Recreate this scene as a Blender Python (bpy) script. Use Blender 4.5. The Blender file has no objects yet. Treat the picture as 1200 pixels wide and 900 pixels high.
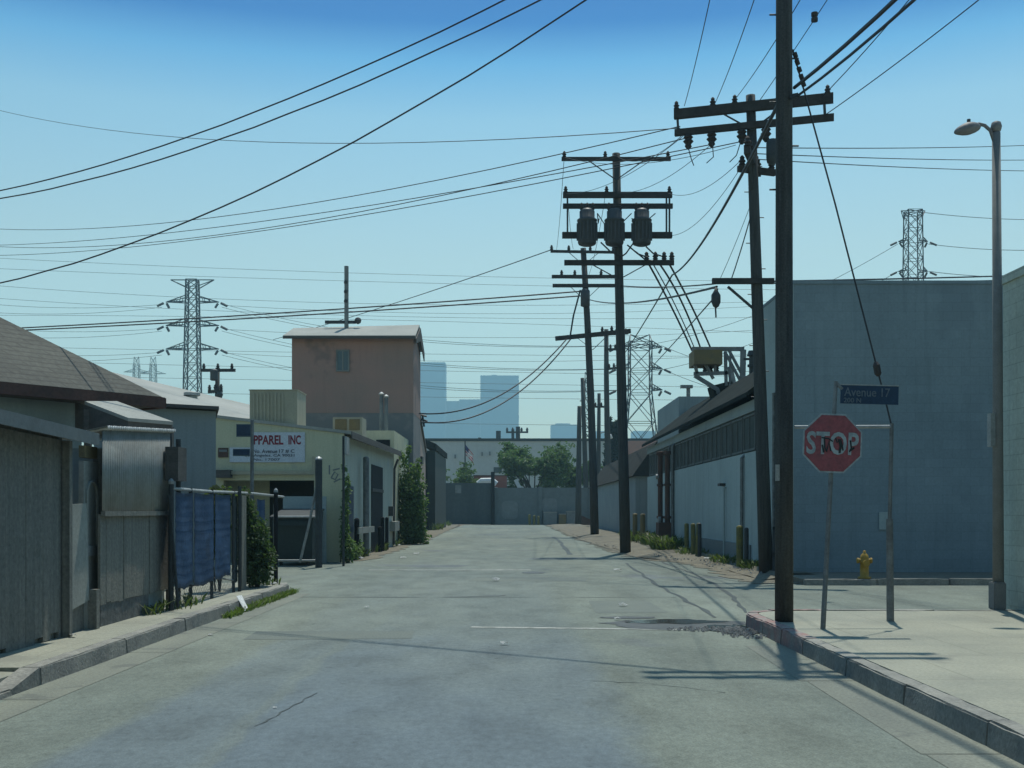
import bpy, bmesh, math, random
from mathutils import Matrix, Vector
random.seed(7)
R = math.radians
S = bpy.context.scene
COL = S.collection
F, CX, HY, HC = 1300.0, 600.0, 598.0, 1.54      # focal length in photo pixels, vanishing point, eye height

def W(px, py, Y):
    """world point seen at photo pixel (px,py) at the distance Y down the street"""
    return Vector(((px - CX) * Y / F, Y, HC + (HY - py) * Y / F))
def G(px, py, z=0.0):
    Y = (HC - z) * F / (py - HY)
    return Vector(((px - CX) * Y / F, Y, z))

# ------------------------------------------------------------------ materials
MATS = {}
def mat(name, c1, c2=None, scale=1.5, rough=.85, bump=.15, bscale=30, streak=0, streak_col=None, metal=0.0,
        spec=.3, brick=None, fine=.25, stretch=(1, 1, 1), contrast=(.35, .65), patch=None):
    m = bpy.data.materials.new(name); m.use_nodes = True
    nt = m.node_tree; N = nt.nodes; L = nt.links
    b = N['Principled BSDF']
    b.inputs['Roughness'].default_value = rough; b.inputs['Metallic'].default_value = metal
    b.inputs['Specular IOR Level'].default_value = spec
    geo = N.new('ShaderNodeNewGeometry')
    def mapping(s):
        mp = N.new('ShaderNodeMapping'); L.new(geo.outputs['Position'], mp.inputs['Vector'])
        mp.inputs['Scale'].default_value = s; return mp.outputs['Vector']
    def noise(sc, vec, detail=6, rg=.6):
        n = N.new('ShaderNodeTexNoise'); n.inputs['Scale'].default_value = sc
        n.inputs['Detail'].default_value = detail; n.inputs['Roughness'].default_value = rg
        L.new(vec, n.inputs['Vector']); return n.outputs['Fac']
    def ramp(fac, a, bb, ca=(0, 0, 0, 1), cb=(1, 1, 1, 1)):
        r = N.new('ShaderNodeValToRGB'); e = r.color_ramp.elements
        e[0].position = a; e[1].position = bb; e[0].color = ca; e[1].color = cb
        L.new(fac, r.inputs['Fac']); return r.outputs['Color']
    def mix(kind, fac, a, bb):
        x = N.new('ShaderNodeMix'); x.data_type = 'RGBA'; x.blend_type = kind
        for sock, v in ((x.inputs[0], fac), (x.inputs[6], a), (x.inputs[7], bb)):
            if hasattr(v, 'is_linked'): L.new(v, sock)
            elif isinstance(v, (int, float)): sock.default_value = v
            else: sock.default_value = (*v[:3], 1)
        return x.outputs[2]
    c2 = c2 or tuple(v * .72 for v in c1)
    pos = mapping(stretch)
    col = mix('MIX', ramp(noise(scale, pos), *contrast), c1, c2)
    fn = noise(bscale, mapping((1, 1, 1)), 3)
    if fine:
        g = 1 - fine
        col = mix('MULTIPLY', 1.0, col, ramp(fn, .25, .75, (g, g, g, 1), (1 + fine * .4,) * 3 + (1,)))
    if streak:
        sn = noise(1.0, mapping((5, 5, .35)), 5)
        col = mix('MIX', ramp(sn, .52, .75, (0, 0, 0, 1), (streak, streak, streak, 1)), col, streak_col or tuple(v * .35 for v in c1))
    if patch:     # (scale, threshold, colour, strength)
        pn = noise(patch[0], mapping((1, 1, 1)), 4)
        col = mix('MIX', ramp(pn, patch[1], patch[1] + .05, (0, 0, 0, 1), (patch[3],) * 3 + (1,)), col, patch[2])
    h = fn
    if brick:     # (axis, width, height, mortar colour, strength)
        ax, bw, bh, mc, st = brick[:5]
        sp = N.new('ShaderNodeSeparateXYZ'); L.new(geo.outputs['Position'], sp.inputs[0])
        cb = N.new('ShaderNodeCombineXYZ')
        u, v = {'x': ('Y', 'Z'), 'y': ('X', 'Z'), 'z': ('X', 'Y')}[ax]
        L.new(sp.outputs[u], cb.inputs[0]); L.new(sp.outputs[v], cb.inputs[1])
        bt = N.new('ShaderNodeTexBrick'); L.new(cb.outputs[0], bt.inputs['Vector'])
        bt.inputs['Scale'].default_value = 1; bt.inputs['Brick Width'].default_value = bw
        bt.inputs['Row Height'].default_value = bh; bt.inputs['Mortar Size'].default_value = brick[5] if len(brick) > 5 else min(bw, bh) * .03; bt.inputs['Mortar Smooth'].default_value = .3
        bt.inputs['Color1'].default_value = (1, 1, 1, 1); bt.inputs['Color2'].default_value = (.86, .86, .86, 1)
        bt.inputs['Mortar'].default_value = (*mc, 1)
        col = mix('MULTIPLY', st, col, bt.outputs['Color'])
    L.new(col, b.inputs['Base Color'])
    if bump:
        bp = N.new('ShaderNodeBump'); bp.inputs['Strength'].default_value = bump; bp.inputs['Distance'].default_value = .02
        L.new(h, bp.inputs['Height']); L.new(bp.outputs['Normal'], b.inputs['Normal'])
    MATS[name] = m
    return m

mat('asphalt', (0.178, 0.202, 0.164), (0.125, 0.15, 0.13), scale=.35, stretch=(1, .28, 1), bscale=55, fine=.35, bump=.3, rough=.9, patch=(.22, .60, (.094, .108, .118), .65))
mat('ground_dirt', (.22, .19, .14), (.15, .14, .11), scale=.4, bscale=12, fine=.4, bump=.4)
mat('dirt', (0.182, 0.166, 0.118), (0.112, 0.106, 0.08), scale=1.2, bscale=16, fine=.5, bump=.6)
mat('concrete', (0.305, 0.31, 0.245), (0.235, 0.245, 0.2), scale=.9, bscale=35, fine=.25, patch=(.7, .6, (.2, .205, .17), .7), brick=('z', 1.5, 1.5, (.6, .6, .57), .55, .011), bump=.2)
mat('kerb_concrete', (.27, .27, .235), (.17, .175, .16), scale=2.2, bscale=30, fine=.35, bump=.35)
mat('red_kerb', (.27, .17, .155), (.24, .22, .2), scale=4, bscale=30, fine=.3, contrast=(.4, .6))
mat('gutter_pan', (0.2, 0.215, 0.172), (0.145, 0.16, 0.135), scale=1.3, stretch=(1, .3, 1), bscale=40, fine=.35, bump=.3, patch=(1.4, .6, (.09, .1, .09), .6))
mat('asphalt_new', (0.15, 0.172, 0.145), (0.115, 0.137, 0.122), scale=.8, bscale=50, fine=.4, bump=.3)
mat('tar', (.05, .066, .064), rough=.7, bump=.1)
mat('line_paint', (.37, .38, .34), (.22, .235, .21), scale=5, bscale=60, fine=.4, contrast=(.42, .58))
mat('water', (.035, .04, .04), (.06, .06, .05), scale=4, rough=.08, bump=.05, spec=.6)
mat('wet', (0.045, 0.05, 0.047), (0.075, 0.08, 0.075), scale=3, rough=.55, bump=.2)
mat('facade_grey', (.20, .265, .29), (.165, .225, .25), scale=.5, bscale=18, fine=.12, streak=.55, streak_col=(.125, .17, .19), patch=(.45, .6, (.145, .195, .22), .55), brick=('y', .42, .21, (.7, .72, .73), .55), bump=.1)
mat('side_grey', (0.33, 0.4, 0.39), (0.28, 0.345, 0.34), scale=.5, bscale=18, fine=.12, streak=.25, streak_col=(.17, .2, .2), brick=('x', .42, .21, (.75, .75, .75), .4), bump=.1)  # paler copy of facade_grey, the side wall's light put into the colour
mat('shed_paint', (0.36, 0.43, 0.415), (0.31, 0.375, 0.365), scale=.5, bscale=14, fine=.12, streak=.4, streak_col=(.15, .17, .16), bump=.1)
mat('near_wall', (0.47, 0.54, 0.47), (0.4, 0.46, 0.405), scale=.7, bscale=20, fine=.2, streak=.3, streak_col=(.13, .15, .14), brick=('x', .42, .21, (.6, .6, .6), .7), bump=.3)
mat('roof_dark', (0.035, 0.04, 0.038), (0.05, 0.052, 0.05), scale=.7, bscale=20, fine=.3, spec=.02, rough=1)
mat('fibre_roof', (0.022, 0.028, 0.028), (0.034, 0.04, 0.038), scale=.8, bscale=10, fine=.2, spec=.02, rough=1)
mat('glass_dark', (.03, .04, .042), (.05, .06, .06), scale=1.5, rough=.6, bump=.03, spec=.2)
mat('glass_dirty', (0.06, 0.075, 0.07), (0.085, 0.1, 0.095), scale=2.5, rough=.85, bump=.05, spec=.15)
mat('steel', (.2, .22, .22), (.13, .14, .14), scale=5, rough=.5, metal=.3, bump=.05)
mat('galv', (.34, .36, .35), (.24, .26, .255), scale=6, rough=.5, metal=.25, bump=.05)
mat('dark_steel', (.05, .06, .062), (.035, .042, .045), scale=5, rough=.6, bump=.1)
mat('pole_wood', (0.075, 0.08, 0.075), (0.045, 0.048, 0.046), scale=3, stretch=(6, 6, .4), bscale=50, fine=.4, bump=.4)
mat('arm_wood', (.055, .052, .048), (.035, .034, .032), scale=4, bscale=40, fine=.3, bump=.3)
mat('insulator', (.05, .045, .042), rough=.75, bump=0)
mat('transformer_grey', (.065, .075, .08), (.05, .058, .06), scale=4, rough=.5, bump=.05)
mat('wire', (.035, .038, .042), rough=.6, bump=0, fine=0)
mat('lattice', (.02, .025, .028), rough=.6, bump=0, fine=0)
mat('shed_wood', (0.215, 0.212, 0.182), (0.15, 0.155, 0.135), scale=2, stretch=(7, 7, .35), bscale=24, fine=.35, bump=.35)
mat('plank_wood', (0.225, 0.22, 0.185), (0.165, 0.165, 0.14), scale=2.2, stretch=(6, 6, .35), bscale=24, fine=.3, bump=.3)
mat('corrugated', (0.26, 0.285, 0.265), (0.21, 0.22, 0.2), scale=1.6, bscale=16, fine=.2, rough=.7, streak=.6, streak_col=(.11, .1, .09), patch=(1.1, .58, (.235, .255, .25), .7))
mat('panel_grey', (0.31, 0.32, 0.28), (0.25, 0.26, 0.23), scale=2, bscale=20, fine=.2, streak=.3)
mat('stone_base', (.15, .155, .145), (.1, .105, .1), scale=5, bscale=14, fine=.4, bump=.5)
mat('house_wall', (0.26, 0.32, 0.32), (0.22, 0.275, 0.275), scale=.8, bscale=20, fine=.12, streak=.25)
mat('brown_trim', (.115, .062, .05), (.08, .05, .042), scale=3, bscale=20)
mat('brown_board', (.105, .1, .09), (.075, .074, .068), scale=2, stretch=(1, 1, 6))
mat('shingle', (0.098, 0.102, 0.083), (0.072, 0.076, 0.064), scale=.9, bscale=14, fine=.35, brick=('x', .45, .085, (.6, .6, .6), .9, .012), bump=.4)
mat('pale_roof', (.33, .335, .3), (.27, .28, .25), scale=.6, bscale=14, fine=.15)
mat('metal_roof', (0.15, 0.175, 0.175), (0.11, 0.13, 0.132), scale=1.4, bscale=14, fine=.2, rough=.6)
mat('white_edge', (.62, .63, .6), (.5, .5, .47), scale=6, rough=.7)
mat('grey_stucco', (0.27, 0.32, 0.315), (0.23, 0.275, 0.275), scale=.6, bscale=25, fine=.12, streak=.3)
mat('yellow_stucco', (0.55, 0.53, 0.35), (0.47, 0.47, 0.325), scale=.5, bscale=22, fine=.14, streak=.35, streak_col=(.22, .22, .16), patch=(.8, .62, (.36, .36, .29), .6))
mat('yellow_white', (0.5, 0.52, 0.43), (0.42, 0.44, 0.37), scale=.5, bscale=22, fine=.14, streak=.4, streak_col=(.22, .24, .2), patch=(.6, .58, (.36, .4, .4), .7))
mat('beige_metal', (.40, .37, .26), (.34, .32, .235), scale=1.5, bscale=20, fine=.12, rough=.6, streak=.3)
mat('tower_red', (.345, .215, .18), (.27, .2, .17), scale=.35, bscale=18, fine=.12, streak=.25, streak_col=(.2, .14, .125), patch=(.32, .6, (.19, .14, .125), .8))
mat('tower_low', (.235, .22, .208), (.19, .19, .185), scale=.5, bscale=18, fine=.15, patch=(.5, .55, (.15, .16, .16), .8))
mat('window_grey', (.13, .145, .14), (.1, .115, .11), scale=2, bscale=18, fine=.2)
mat('letter_dim', (.14, .18, .21), (.1, .13, .16), scale=14, rough=.6, bump=0)
mat('tower_grey', (0.2, 0.22, 0.21), (0.17, 0.19, 0.185), scale=.5, bscale=18, fine=.15, patch=(.6, .6, (.12, .13, .13), .8))
mat('pink_stucco', (.36, .26, .215), (.3, .24, .2), scale=.5, bscale=18, fine=.15, streak=.3)
mat('far_wall', (0.1, 0.125, 0.13), (0.082, 0.103, 0.108), scale=.4, bscale=3, fine=.15, stretch=(3, 3, .5))
mat('far_wall_light', (0.155, 0.185, 0.185), (0.135, 0.16, 0.162), scale=.3, bscale=3, fine=.15)
mat('whitewash', (0.21, 0.235, 0.232), (0.17, 0.195, 0.195), scale=2, bscale=8)
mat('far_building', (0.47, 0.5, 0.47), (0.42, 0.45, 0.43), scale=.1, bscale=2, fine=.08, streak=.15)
mat('city', (0.05, 0.14, 0.21), (0.04, 0.12, 0.185), scale=.02, bscale=.3, fine=.1, brick=('y', 4.0, 4.2, (.55, .6, .65), .5), bump=0)  # bluish base colour carries part of the distance haze
mat('blue_tarp', (.075, .165, .31), (.055, .115, .215), scale=1.6, bscale=22, fine=.3, rough=.6, patch=(2.2, .6, (.05, .085, .14), .6), bump=.08)
mat('blue_sign', (0.02, 0.05, 0.095), (0.016, 0.04, 0.08), scale=6, rough=.4, bump=0)
mat('sign_grey', (.1, .15, .17), (.085, .13, .15), scale=6, rough=.4, bump=0)
mat('white_paint', (.62, .64, .62), (.52, .54, .52), scale=8, rough=.5, bump=0)
mat('sign_white', (.55, .6, .64), (.48, .53, .58), scale=3, rough=.6, bump=0)
mat('sign_red', (0.3, 0.078, 0.088), (0.235, 0.07, 0.078), scale=14, rough=.5, bump=.03, patch=(9, .6, (.17, .06, .07), .6))
mat('letter_red', (.22, .03, .045), rough=.6, bump=0, fine=0)
mat('letter_dark', (.05, .055, .08), rough=.6, bump=0, fine=0)
mat('letter_pale', (0.36, 0.42, 0.42), (0.24, 0.29, 0.3), scale=14, rough=.5, bump=0)
mat('spray_black', (.025, .035, .035), rough=.7, bump=0)
mat('hydrant_yellow', (0.35, 0.22, 0.03), (0.27, 0.175, 0.03), scale=8, rough=.5, bump=.1)
mat('bollard_yellow', (0.19, 0.175, 0.045), (0.115, 0.115, 0.05), scale=6, rough=.7, bump=.2)
mat('box_yellow', (.22, .165, .07), (.17, .14, .075), scale=3, rough=.7)
mat('rust', (.12, .062, .045), (.085, .055, .045), scale=4, rough=.9, bump=.3)
mat('dumpster_green', (.03, .05, .05), (.025, .04, .042), scale=2, rough=.6)
mat('lamp_grey', (0.17, 0.17, 0.17), (0.14, 0.145, 0.15), scale=5, rough=.6)
mat('concrete_pole', (0.2, 0.205, 0.195), (0.165, 0.172, 0.165), scale=6, bscale=60, fine=.2)
mat('truck_red', (.27, .10, .075), (.2, .085, .07), scale=.8, rough=.6)
mat('cloth_red', (.5, .09, .09), rough=.9, bump=0)
mat('cloth_white', (.66, .64, .62), rough=.9, bump=0)
mat('cloth_blue', (.06, .07, .18), rough=.9, bump=0)
mat('paper', (.7, .72, .7), (.55, .57, .54), scale=12, bump=.1)
mat('pebble', (.3, .3, .28), (.14, .14, .13), scale=14, bump=.2)
mat('bark', (.06, .05, .04), bump=.4)
mat('dead_black', (.018, .02, .022), rough=.95, bump=0)

def relane(m):
    '''worn bluish resurfaced lanes and darker oil tracks running along the street'''
    nt = m.node_tree; N = nt.nodes; L = nt.links; b = N['Principled BSDF']
    src = b.inputs['Base Color'].links[0].from_socket
    geo = N.new('ShaderNodeNewGeometry'); sp = N.new('ShaderNodeSeparateXYZ'); L.new(geo.outputs['Position'], sp.inputs[0])
    def mth(op, a, c):
        n = N.new('ShaderNodeMath'); n.operation = op
        for i, v in enumerate((a, c)):
            if hasattr(v, 'is_linked'): L.new(v, n.inputs[i])
            else: n.inputs[i].default_value = v
        return n.outputs[0]
    def nz(sc, st, d=5):
        mp = N.new('ShaderNodeMapping'); mp.inputs['Scale'].default_value = st; L.new(geo.outputs['Position'], mp.inputs['Vector'])
        n = N.new('ShaderNodeTexNoise'); n.inputs['Scale'].default_value = sc; n.inputs['Detail'].default_value = d; n.inputs['Roughness'].default_value = .65
        L.new(mp.outputs[0], n.inputs['Vector']); return n.outputs['Fac']
    def ramp(f, stops):
        r = N.new('ShaderNodeValToRGB'); e = r.color_ramp.elements
        e[0].position, e[1].position = stops[0][0], stops[-1][0]
        e[0].color = (stops[0][1],) * 3 + (1,); e[1].color = (stops[-1][1],) * 3 + (1,)
        for p, v in stops[1:-1]:
            x = e.new(p); x.color = (v, v, v, 1)
        L.new(f, r.inputs[0]); return r.outputs[0]
    def mixc(kind, f, a, c):
        x = N.new('ShaderNodeMix'); x.data_type = 'RGBA'; x.blend_type = kind
        for sk, v in ((x.inputs[0], f), (x.inputs[6], a), (x.inputs[7], c)):
            if hasattr(v, 'is_linked'): L.new(v, sk)
            elif isinstance(v, float): sk.default_value = v
            else: sk.default_value = (*v, 1)
        return x.outputs[2]
    xn = mth('ADD', mth('MULTIPLY', mth('ADD', sp.outputs['X'], mth('MULTIPLY', nz(.9, (1, .35, 1)), .8)), .1), .5)   # X -5..5 -> 0..1
    lane = ramp(xn, [(0, 0), (.25, 0), (.27, .75), (.335, .75), (.342, .5), (.352, .5), (.36, .95), (.60, .9), (.635, 0), (1, 0)])
    far = ramp(mth('ADD', mth('MULTIPLY', sp.outputs['Y'], .02), mth('MULTIPLY', nz(.35, (1, .5, 1)), .3)), [(0, 1), (.30, 1), (.46, .25), (1, .1)])
    col = mixc('MIX', mth('MULTIPLY', lane, far), src, (.098, .128, .142))
    mott = ramp(nz(1.6, (1, .45, 1), 8), [(.3, .74), (.5, 1), (.72, 1.18)])
    col = mixc('MULTIPLY', 1.0, col, mott)
    col = mixc('MULTIPLY', 1.0, col, ramp(nz(18, (1, .6, 1), 4), [(.25, .78), (.5, 1), (.75, 1.22)]))
    col = mixc('MULTIPLY', 1.0, col, ramp(nz(70, (1, 1, 1), 2), [(.25, .8), (.5, 1), (.75, 1.2)]))
    spots = ramp(nz(7, (1, .7, 1), 3), [(0, 1), (.64, 1), (.70, .72), (1, .7)])
    col = mixc('MULTIPLY', .8, col, spots)
    trk = ramp(xn, [(0, .97), (.12, 1.12), (.2, 1.0), (.66, 1.0), (.74, .90), (.80, 1.02), (.88, 1.1), (.92, .86), (1, .97)])
    col = mixc('MULTIPLY', .9, col, trk)
    L.new(col, b.inputs['Base Color'])
relane(MATS['asphalt'])
def leafmat(name, c1, c2):
    m = mat(name, c1, c2, scale=2.2, rough=.6, bump=0, bscale=14, fine=.5, contrast=(.35, .65), spec=.25)
    nt = m.node_tree; b = nt.nodes['Principled BSDF']; out = nt.nodes['Material Output']
    tr = nt.nodes.new('ShaderNodeBsdfTranslucent'); mx = nt.nodes.new('ShaderNodeMixShader'); mx.inputs[0].default_value = .3
    tr.inputs['Color'].default_value = (c1[0] * 1.3, c1[1] * 1.5, c1[2] * .8, 1)
    nt.links.new(b.outputs[0], mx.inputs[1]); nt.links.new(tr.outputs[0], mx.inputs[2]); nt.links.new(mx.outputs[0], out.inputs['Surface'])
leafmat('leaf_vine', (0.135, 0.205, 0.08), (0.065, 0.11, 0.05))
leafmat('leaf_ivy', (.065, .105, .045), (.03, .055, .028))
leafmat('leaf_tree', (0.11, 0.18, 0.07), (0.07, 0.12, 0.052))
leafmat('leaf_dark', (.025, .04, .03), (.018, .03, .024))
leafmat('weed', (0.085, 0.125, 0.04), (0.12, 0.125, 0.055))
leafmat('moss', (0.11, 0.165, 0.04), (0.12, 0.145, 0.05))

# ------------------------------------------------------------------ mesh building
def origin(o):
    v = Vector((0, 0, 0))
    while o is not None:
        v += o.location; o = o.parent
    return v
class MB:
    def __init__(s): s.bm = bmesh.new()
    def face(s, pts):
        return s.bm.faces.new([s.bm.verts.new(p) for p in pts])
    def hull8(s, b, t):
        """bottom ring and top ring with the same number of points, closed"""
        B = [s.bm.verts.new(p) for p in b]; T = [s.bm.verts.new(p) for p in t]; n = len(b)
        s.bm.faces.new(B[::-1]); s.bm.faces.new(T)
        for i in range(n): s.bm.faces.new((B[i], B[(i + 1) % n], T[(i + 1) % n], T[i]))
        return s
    def box(s, x0, x1, y0, y1, z0, z1):
        return s.hull8([(x0, y0, z0), (x1, y0, z0), (x1, y1, z0), (x0, y1, z0)], [(x0, y0, z1), (x1, y0, z1), (x1, y1, z1), (x0, y1, z1)])
    def bar(s, p, q, w, h, up=(0, 0, 1)):
        """rectangular bar from p to q"""
        p, q = Vector(p), Vector(q); d = (q - p).normalized(); u = Vector(up)
        if abs(d.dot(u)) > .95: u = Vector((0, 1, 0))
        a = d.cross(u).normalized() * w / 2; b = a.cross(d).normalized() * h / 2
        r = [a * i + b * j for i, j in ((-1, -1), (1, -1), (1, 1), (-1, 1))]
        return s.hull8([p + v for v in r], [q + v for v in r])
    def tube(s, pts, rad, n=8, cap=True):
        pts = [Vector(p) for p in pts]
        if not hasattr(rad, '__len__'): rad = [rad] * len(pts)
        rings = []; ref = None
        for i, p in enumerate(pts):
            d = (pts[min(i + 1, len(pts) - 1)] - pts[max(i - 1, 0)]).normalized()
            if ref is None: ref = Vector((1, 0, 0)) if abs(d.x) < .8 else Vector((0, 0, 1))
            a = (ref - d * ref.dot(d)).normalized(); b = d.cross(a); ref = a
            rings.append([s.bm.verts.new(p + (a * math.cos(2 * math.pi * k / n) + b * math.sin(2 * math.pi * k / n)) * rad[i]) for k in range(n)])
        for A, B in zip(rings, rings[1:]):
            for k in range(n): s.bm.faces.new((A[k], A[(k + 1) % n], B[(k + 1) % n], B[k]))
        if cap:
            s.bm.faces.new(rings[0][::-1]); s.bm.faces.new(rings[-1])
        return s
    def lathe(s, prof, c, n=16, axis='z'):
        c = Vector(c)
        ax = {'z': Vector((0, 0, 1)), 'y': Vector((0, 1, 0)), 'x': Vector((1, 0, 0))}[axis]
        return s.tube([c + ax * z for r, z in prof], [max(r, .001) for r, z in prof], n)
    def sheet(s, pts, z0, z1):
        return s.hull8([(p[0], p[1], z0) for p in pts], [(p[0], p[1], z1) for p in pts])
    def slab(s, pts, off):
        """polygon extruded by the vector off"""
        pts = [Vector(p) for p in pts]; off = Vector(off)
        return s.hull8(pts, [p + off for p in pts])
    def build(s, name, m, parent=None, smooth=False, bevel=0):
        bmesh.ops.recalc_face_normals(s.bm, faces=s.bm.faces[:])
        if bevel:
            bmesh.ops.bevel(s.bm, geom=s.bm.edges[:], offset=bevel, segments=2, affect='EDGES', clamp_overlap=True)
        me = bpy.data.meshes.new(name)
        if parent is None:
            vs = [v.co for v in s.bm.verts]
            o = Vector(((min(v.x for v in vs) + max(v.x for v in vs)) / 2, (min(v.y for v in vs) + max(v.y for v in vs)) / 2, min(v.z for v in vs)))
        else: o = origin(parent)
        bmesh.ops.translate(s.bm, verts=s.bm.verts[:], vec=-o)
        if smooth:
            for f in s.bm.faces: f.smooth = True
        s.bm.to_mesh(me); s.bm.free()
        me.materials.append(MATS[m] if isinstance(m, str) else m)
        ob = bpy.data.objects.new(name, me); COL.objects.link(ob)
        if parent is None: ob.location = o
        else: ob.parent = parent
        return ob
def tag(o, label=None, cat=None, group=None, kind=None):
    if label: o['label'] = label
    if cat: o['category'] = cat
    if group: o['group'] = group
    if kind: o['kind'] = kind
    return o
def thing(name, loc, label, cat, group=None):
    o = bpy.data.objects.new(name, None); COL.objects.link(o); o.location = loc; o.empty_display_size = .2
    return tag(o, label, cat, group)
def struct(mb, name, m, label=None): return tag(mb.build(name, m), label, None, None, 'structure')
def copy_tree(o, parent=None):
    c = o.copy(); COL.objects.link(c); c.parent = parent
    for ch in list(o.children): copy_tree(ch, c)
    return c
def text(name, body, height, m, parent, center, bold=0.0, xs=1.0, tilt=0.0, width=None, align='CENTER', face=None):
    cu = bpy.data.curves.new(name, 'FONT'); cu.body = body; cu.size = 1; cu.align_x = align; cu.align_y = 'CENTER'
    cu.extrude = .004; cu.offset = bold; cu.resolution_u = 3
    t = bpy.data.objects.new(name, cu); COL.objects.link(t)
    bpy.context.view_layer.update()
    me = bpy.data.meshes.new_from_object(t.evaluated_get(bpy.context.evaluated_depsgraph_get()))
    bpy.data.objects.remove(t); bpy.data.curves.remove(cu)
    zs = [v.co.y for v in me.vertices]; xsr = [v.co.x for v in me.vertices]
    h = max(zs) - min(zs); w = max(xsr) - min(xsr); k = height / h
    kx = (width / w) if width else k * xs
    cxm = (max(xsr) + min(xsr)) / 2 if align == 'CENTER' else min(xsr); cym = (max(zs) + min(zs)) / 2
    M0 = Matrix.Translation(Vector(center) - origin(parent)) @ (face or Matrix.Identity(4)) @ Matrix.Rotation(tilt, 4, 'Y') @ Matrix.Rotation(R(90), 4, 'X') @ Matrix.Diagonal((kx, k, .6, 1)) @ Matrix.Translation((-cxm, -cym, 0))
    me.transform(M0); me.name = name
    me.materials.clear(); me.materials.append(MATS[m])
    o = bpy.data.objects.new(name, me); COL.objects.link(o); o.parent = parent
    return o

# ------------------------------------------------------------------ camera, light, air
cam = bpy.data.cameras.new('camera'); co = bpy.data.objects.new('camera', cam); COL.objects.link(co)
co.location = (0, 0, HC); co.rotation_euler = (R(90), 0, 0)
cam.sensor_width = 36; cam.lens = 36 * F / 1200; cam.shift_y = (HY - 450) / 1200
cam.clip_start = .1; cam.clip_end = 20000
S.camera = co
ELEV, AZ = R(69), R(12.5)
sd = Vector((math.sin(AZ) * math.cos(ELEV), math.cos(AZ) * math.cos(ELEV), math.sin(ELEV)))
sl = bpy.data.lights.new('sun', 'SUN'); so = bpy.data.objects.new('sun', sl); COL.objects.link(so)
sl.energy = 3.0; sl.angle = R(.65); sl.color = (1, .96, .86); so.location = sd * 300
so.rotation_euler = (-sd).to_track_quat('-Z', 'Y').to_euler()
w = bpy.data.worlds.new('World'); S.world = w; w.use_nodes = True
wn, wl = w.node_tree.nodes, w.node_tree.links
sky = wn.new('ShaderNodeTexSky'); sky.sky_type = 'NISHITA'; sky.sun_disc = False
sky.sun_elevation = ELEV; sky.sun_rotation = AZ; sky.air_density = 1.0; sky.dust_density = 1.5; sky.ozone_density = 2.0
tc = wn.new('ShaderNodeTexCoord'); sx = wn.new('ShaderNodeSeparateXYZ'); wl.new(tc.outputs['Generated'], sx.inputs[0])
rp = wn.new('ShaderNodeValToRGB'); e = rp.color_ramp.elements
e[0].position = 0; e[0].color = (1.2, 1.17, .83, 1); e[1].position = .65; e[1].color = (.35, .65, .8, 1)
for z_, c_ in ((.10, (1.16, 1.15, .83)), (.22, (.99, 1.03, .77)), (.331, (.66, .92, .82)), (.374, (.27, .68, .80)), (.402, (.03, .30, .60)), (.45, (.015, .2, .52)), (.56, (.35, .7, .8))):
    x = e.new(z_); x.color = (*c_, 1)
wl.new(sx.outputs['Z'], rp.inputs['Fac'])
mu = wn.new('ShaderNodeMix'); mu.data_type = 'RGBA'; mu.blend_type = 'MULTIPLY'; mu.inputs[0].default_value = 1
wl.new(sky.outputs[0], mu.inputs[6]); wl.new(rp.outputs[0], mu.inputs[7])
bg = wn['Background']; wl.new(mu.outputs[2], bg.inputs['Color']); bg.inputs['Strength'].default_value = .115
vs = S.view_settings; vs.view_transform = 'Standard'; vs.look = 'None'; vs.exposure = .6; vs.gamma = 1; vs.use_curve_mapping = False
cy = S.cycles; cy.max_bounces = 5; cy.diffuse_bounces = 3; cy.volume_bounces = 0; cy.transparent_max_bounces = 8
cy.use_denoising = True; cy.sample_clamp_indirect = 4
hz = MB().box(-1500, 1500, -60, 2600, -1.5, 285).build('haze', 'wire')
tag(hz, 'thin blue summer haze filling the air down the street', None, None, 'stuff')
hm = bpy.data.materials.new('haze_air'); hm.use_nodes = True; hm.node_tree.nodes.remove(hm.node_tree.nodes['Principled BSDF'])
pv = hm.node_tree.nodes.new('ShaderNodeVolumePrincipled'); pv.inputs['Density'].default_value = .0005
pv.inputs['Color'].default_value = (.44, .79, .93, 1); pv.inputs['Anisotropy'].default_value = .2
hm.node_tree.links.new(pv.outputs[0], hm.node_tree.nodes['Material Output'].inputs['Volume'])
hz.data.materials.clear(); hz.data.materials.append(hm)

# ------------------------------------------------------------------ ground and streets
struct(MB().box(-3000, 3000, -80, 5000, -.4, -.03), 'ground', 'ground_dirt')
struct(MB().box(-4.95, 6.6, -20, 118.5, -.2, 0), 'road', 'asphalt')
struct(MB().box(6.6, 70, 15.0, 23.0, -.2, 0), 'cross_street', 'asphalt')
struct(MB().box(-14, -4.95, 21.4, 33.5, -.2, 0), 'driveway', 'asphalt')

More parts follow.
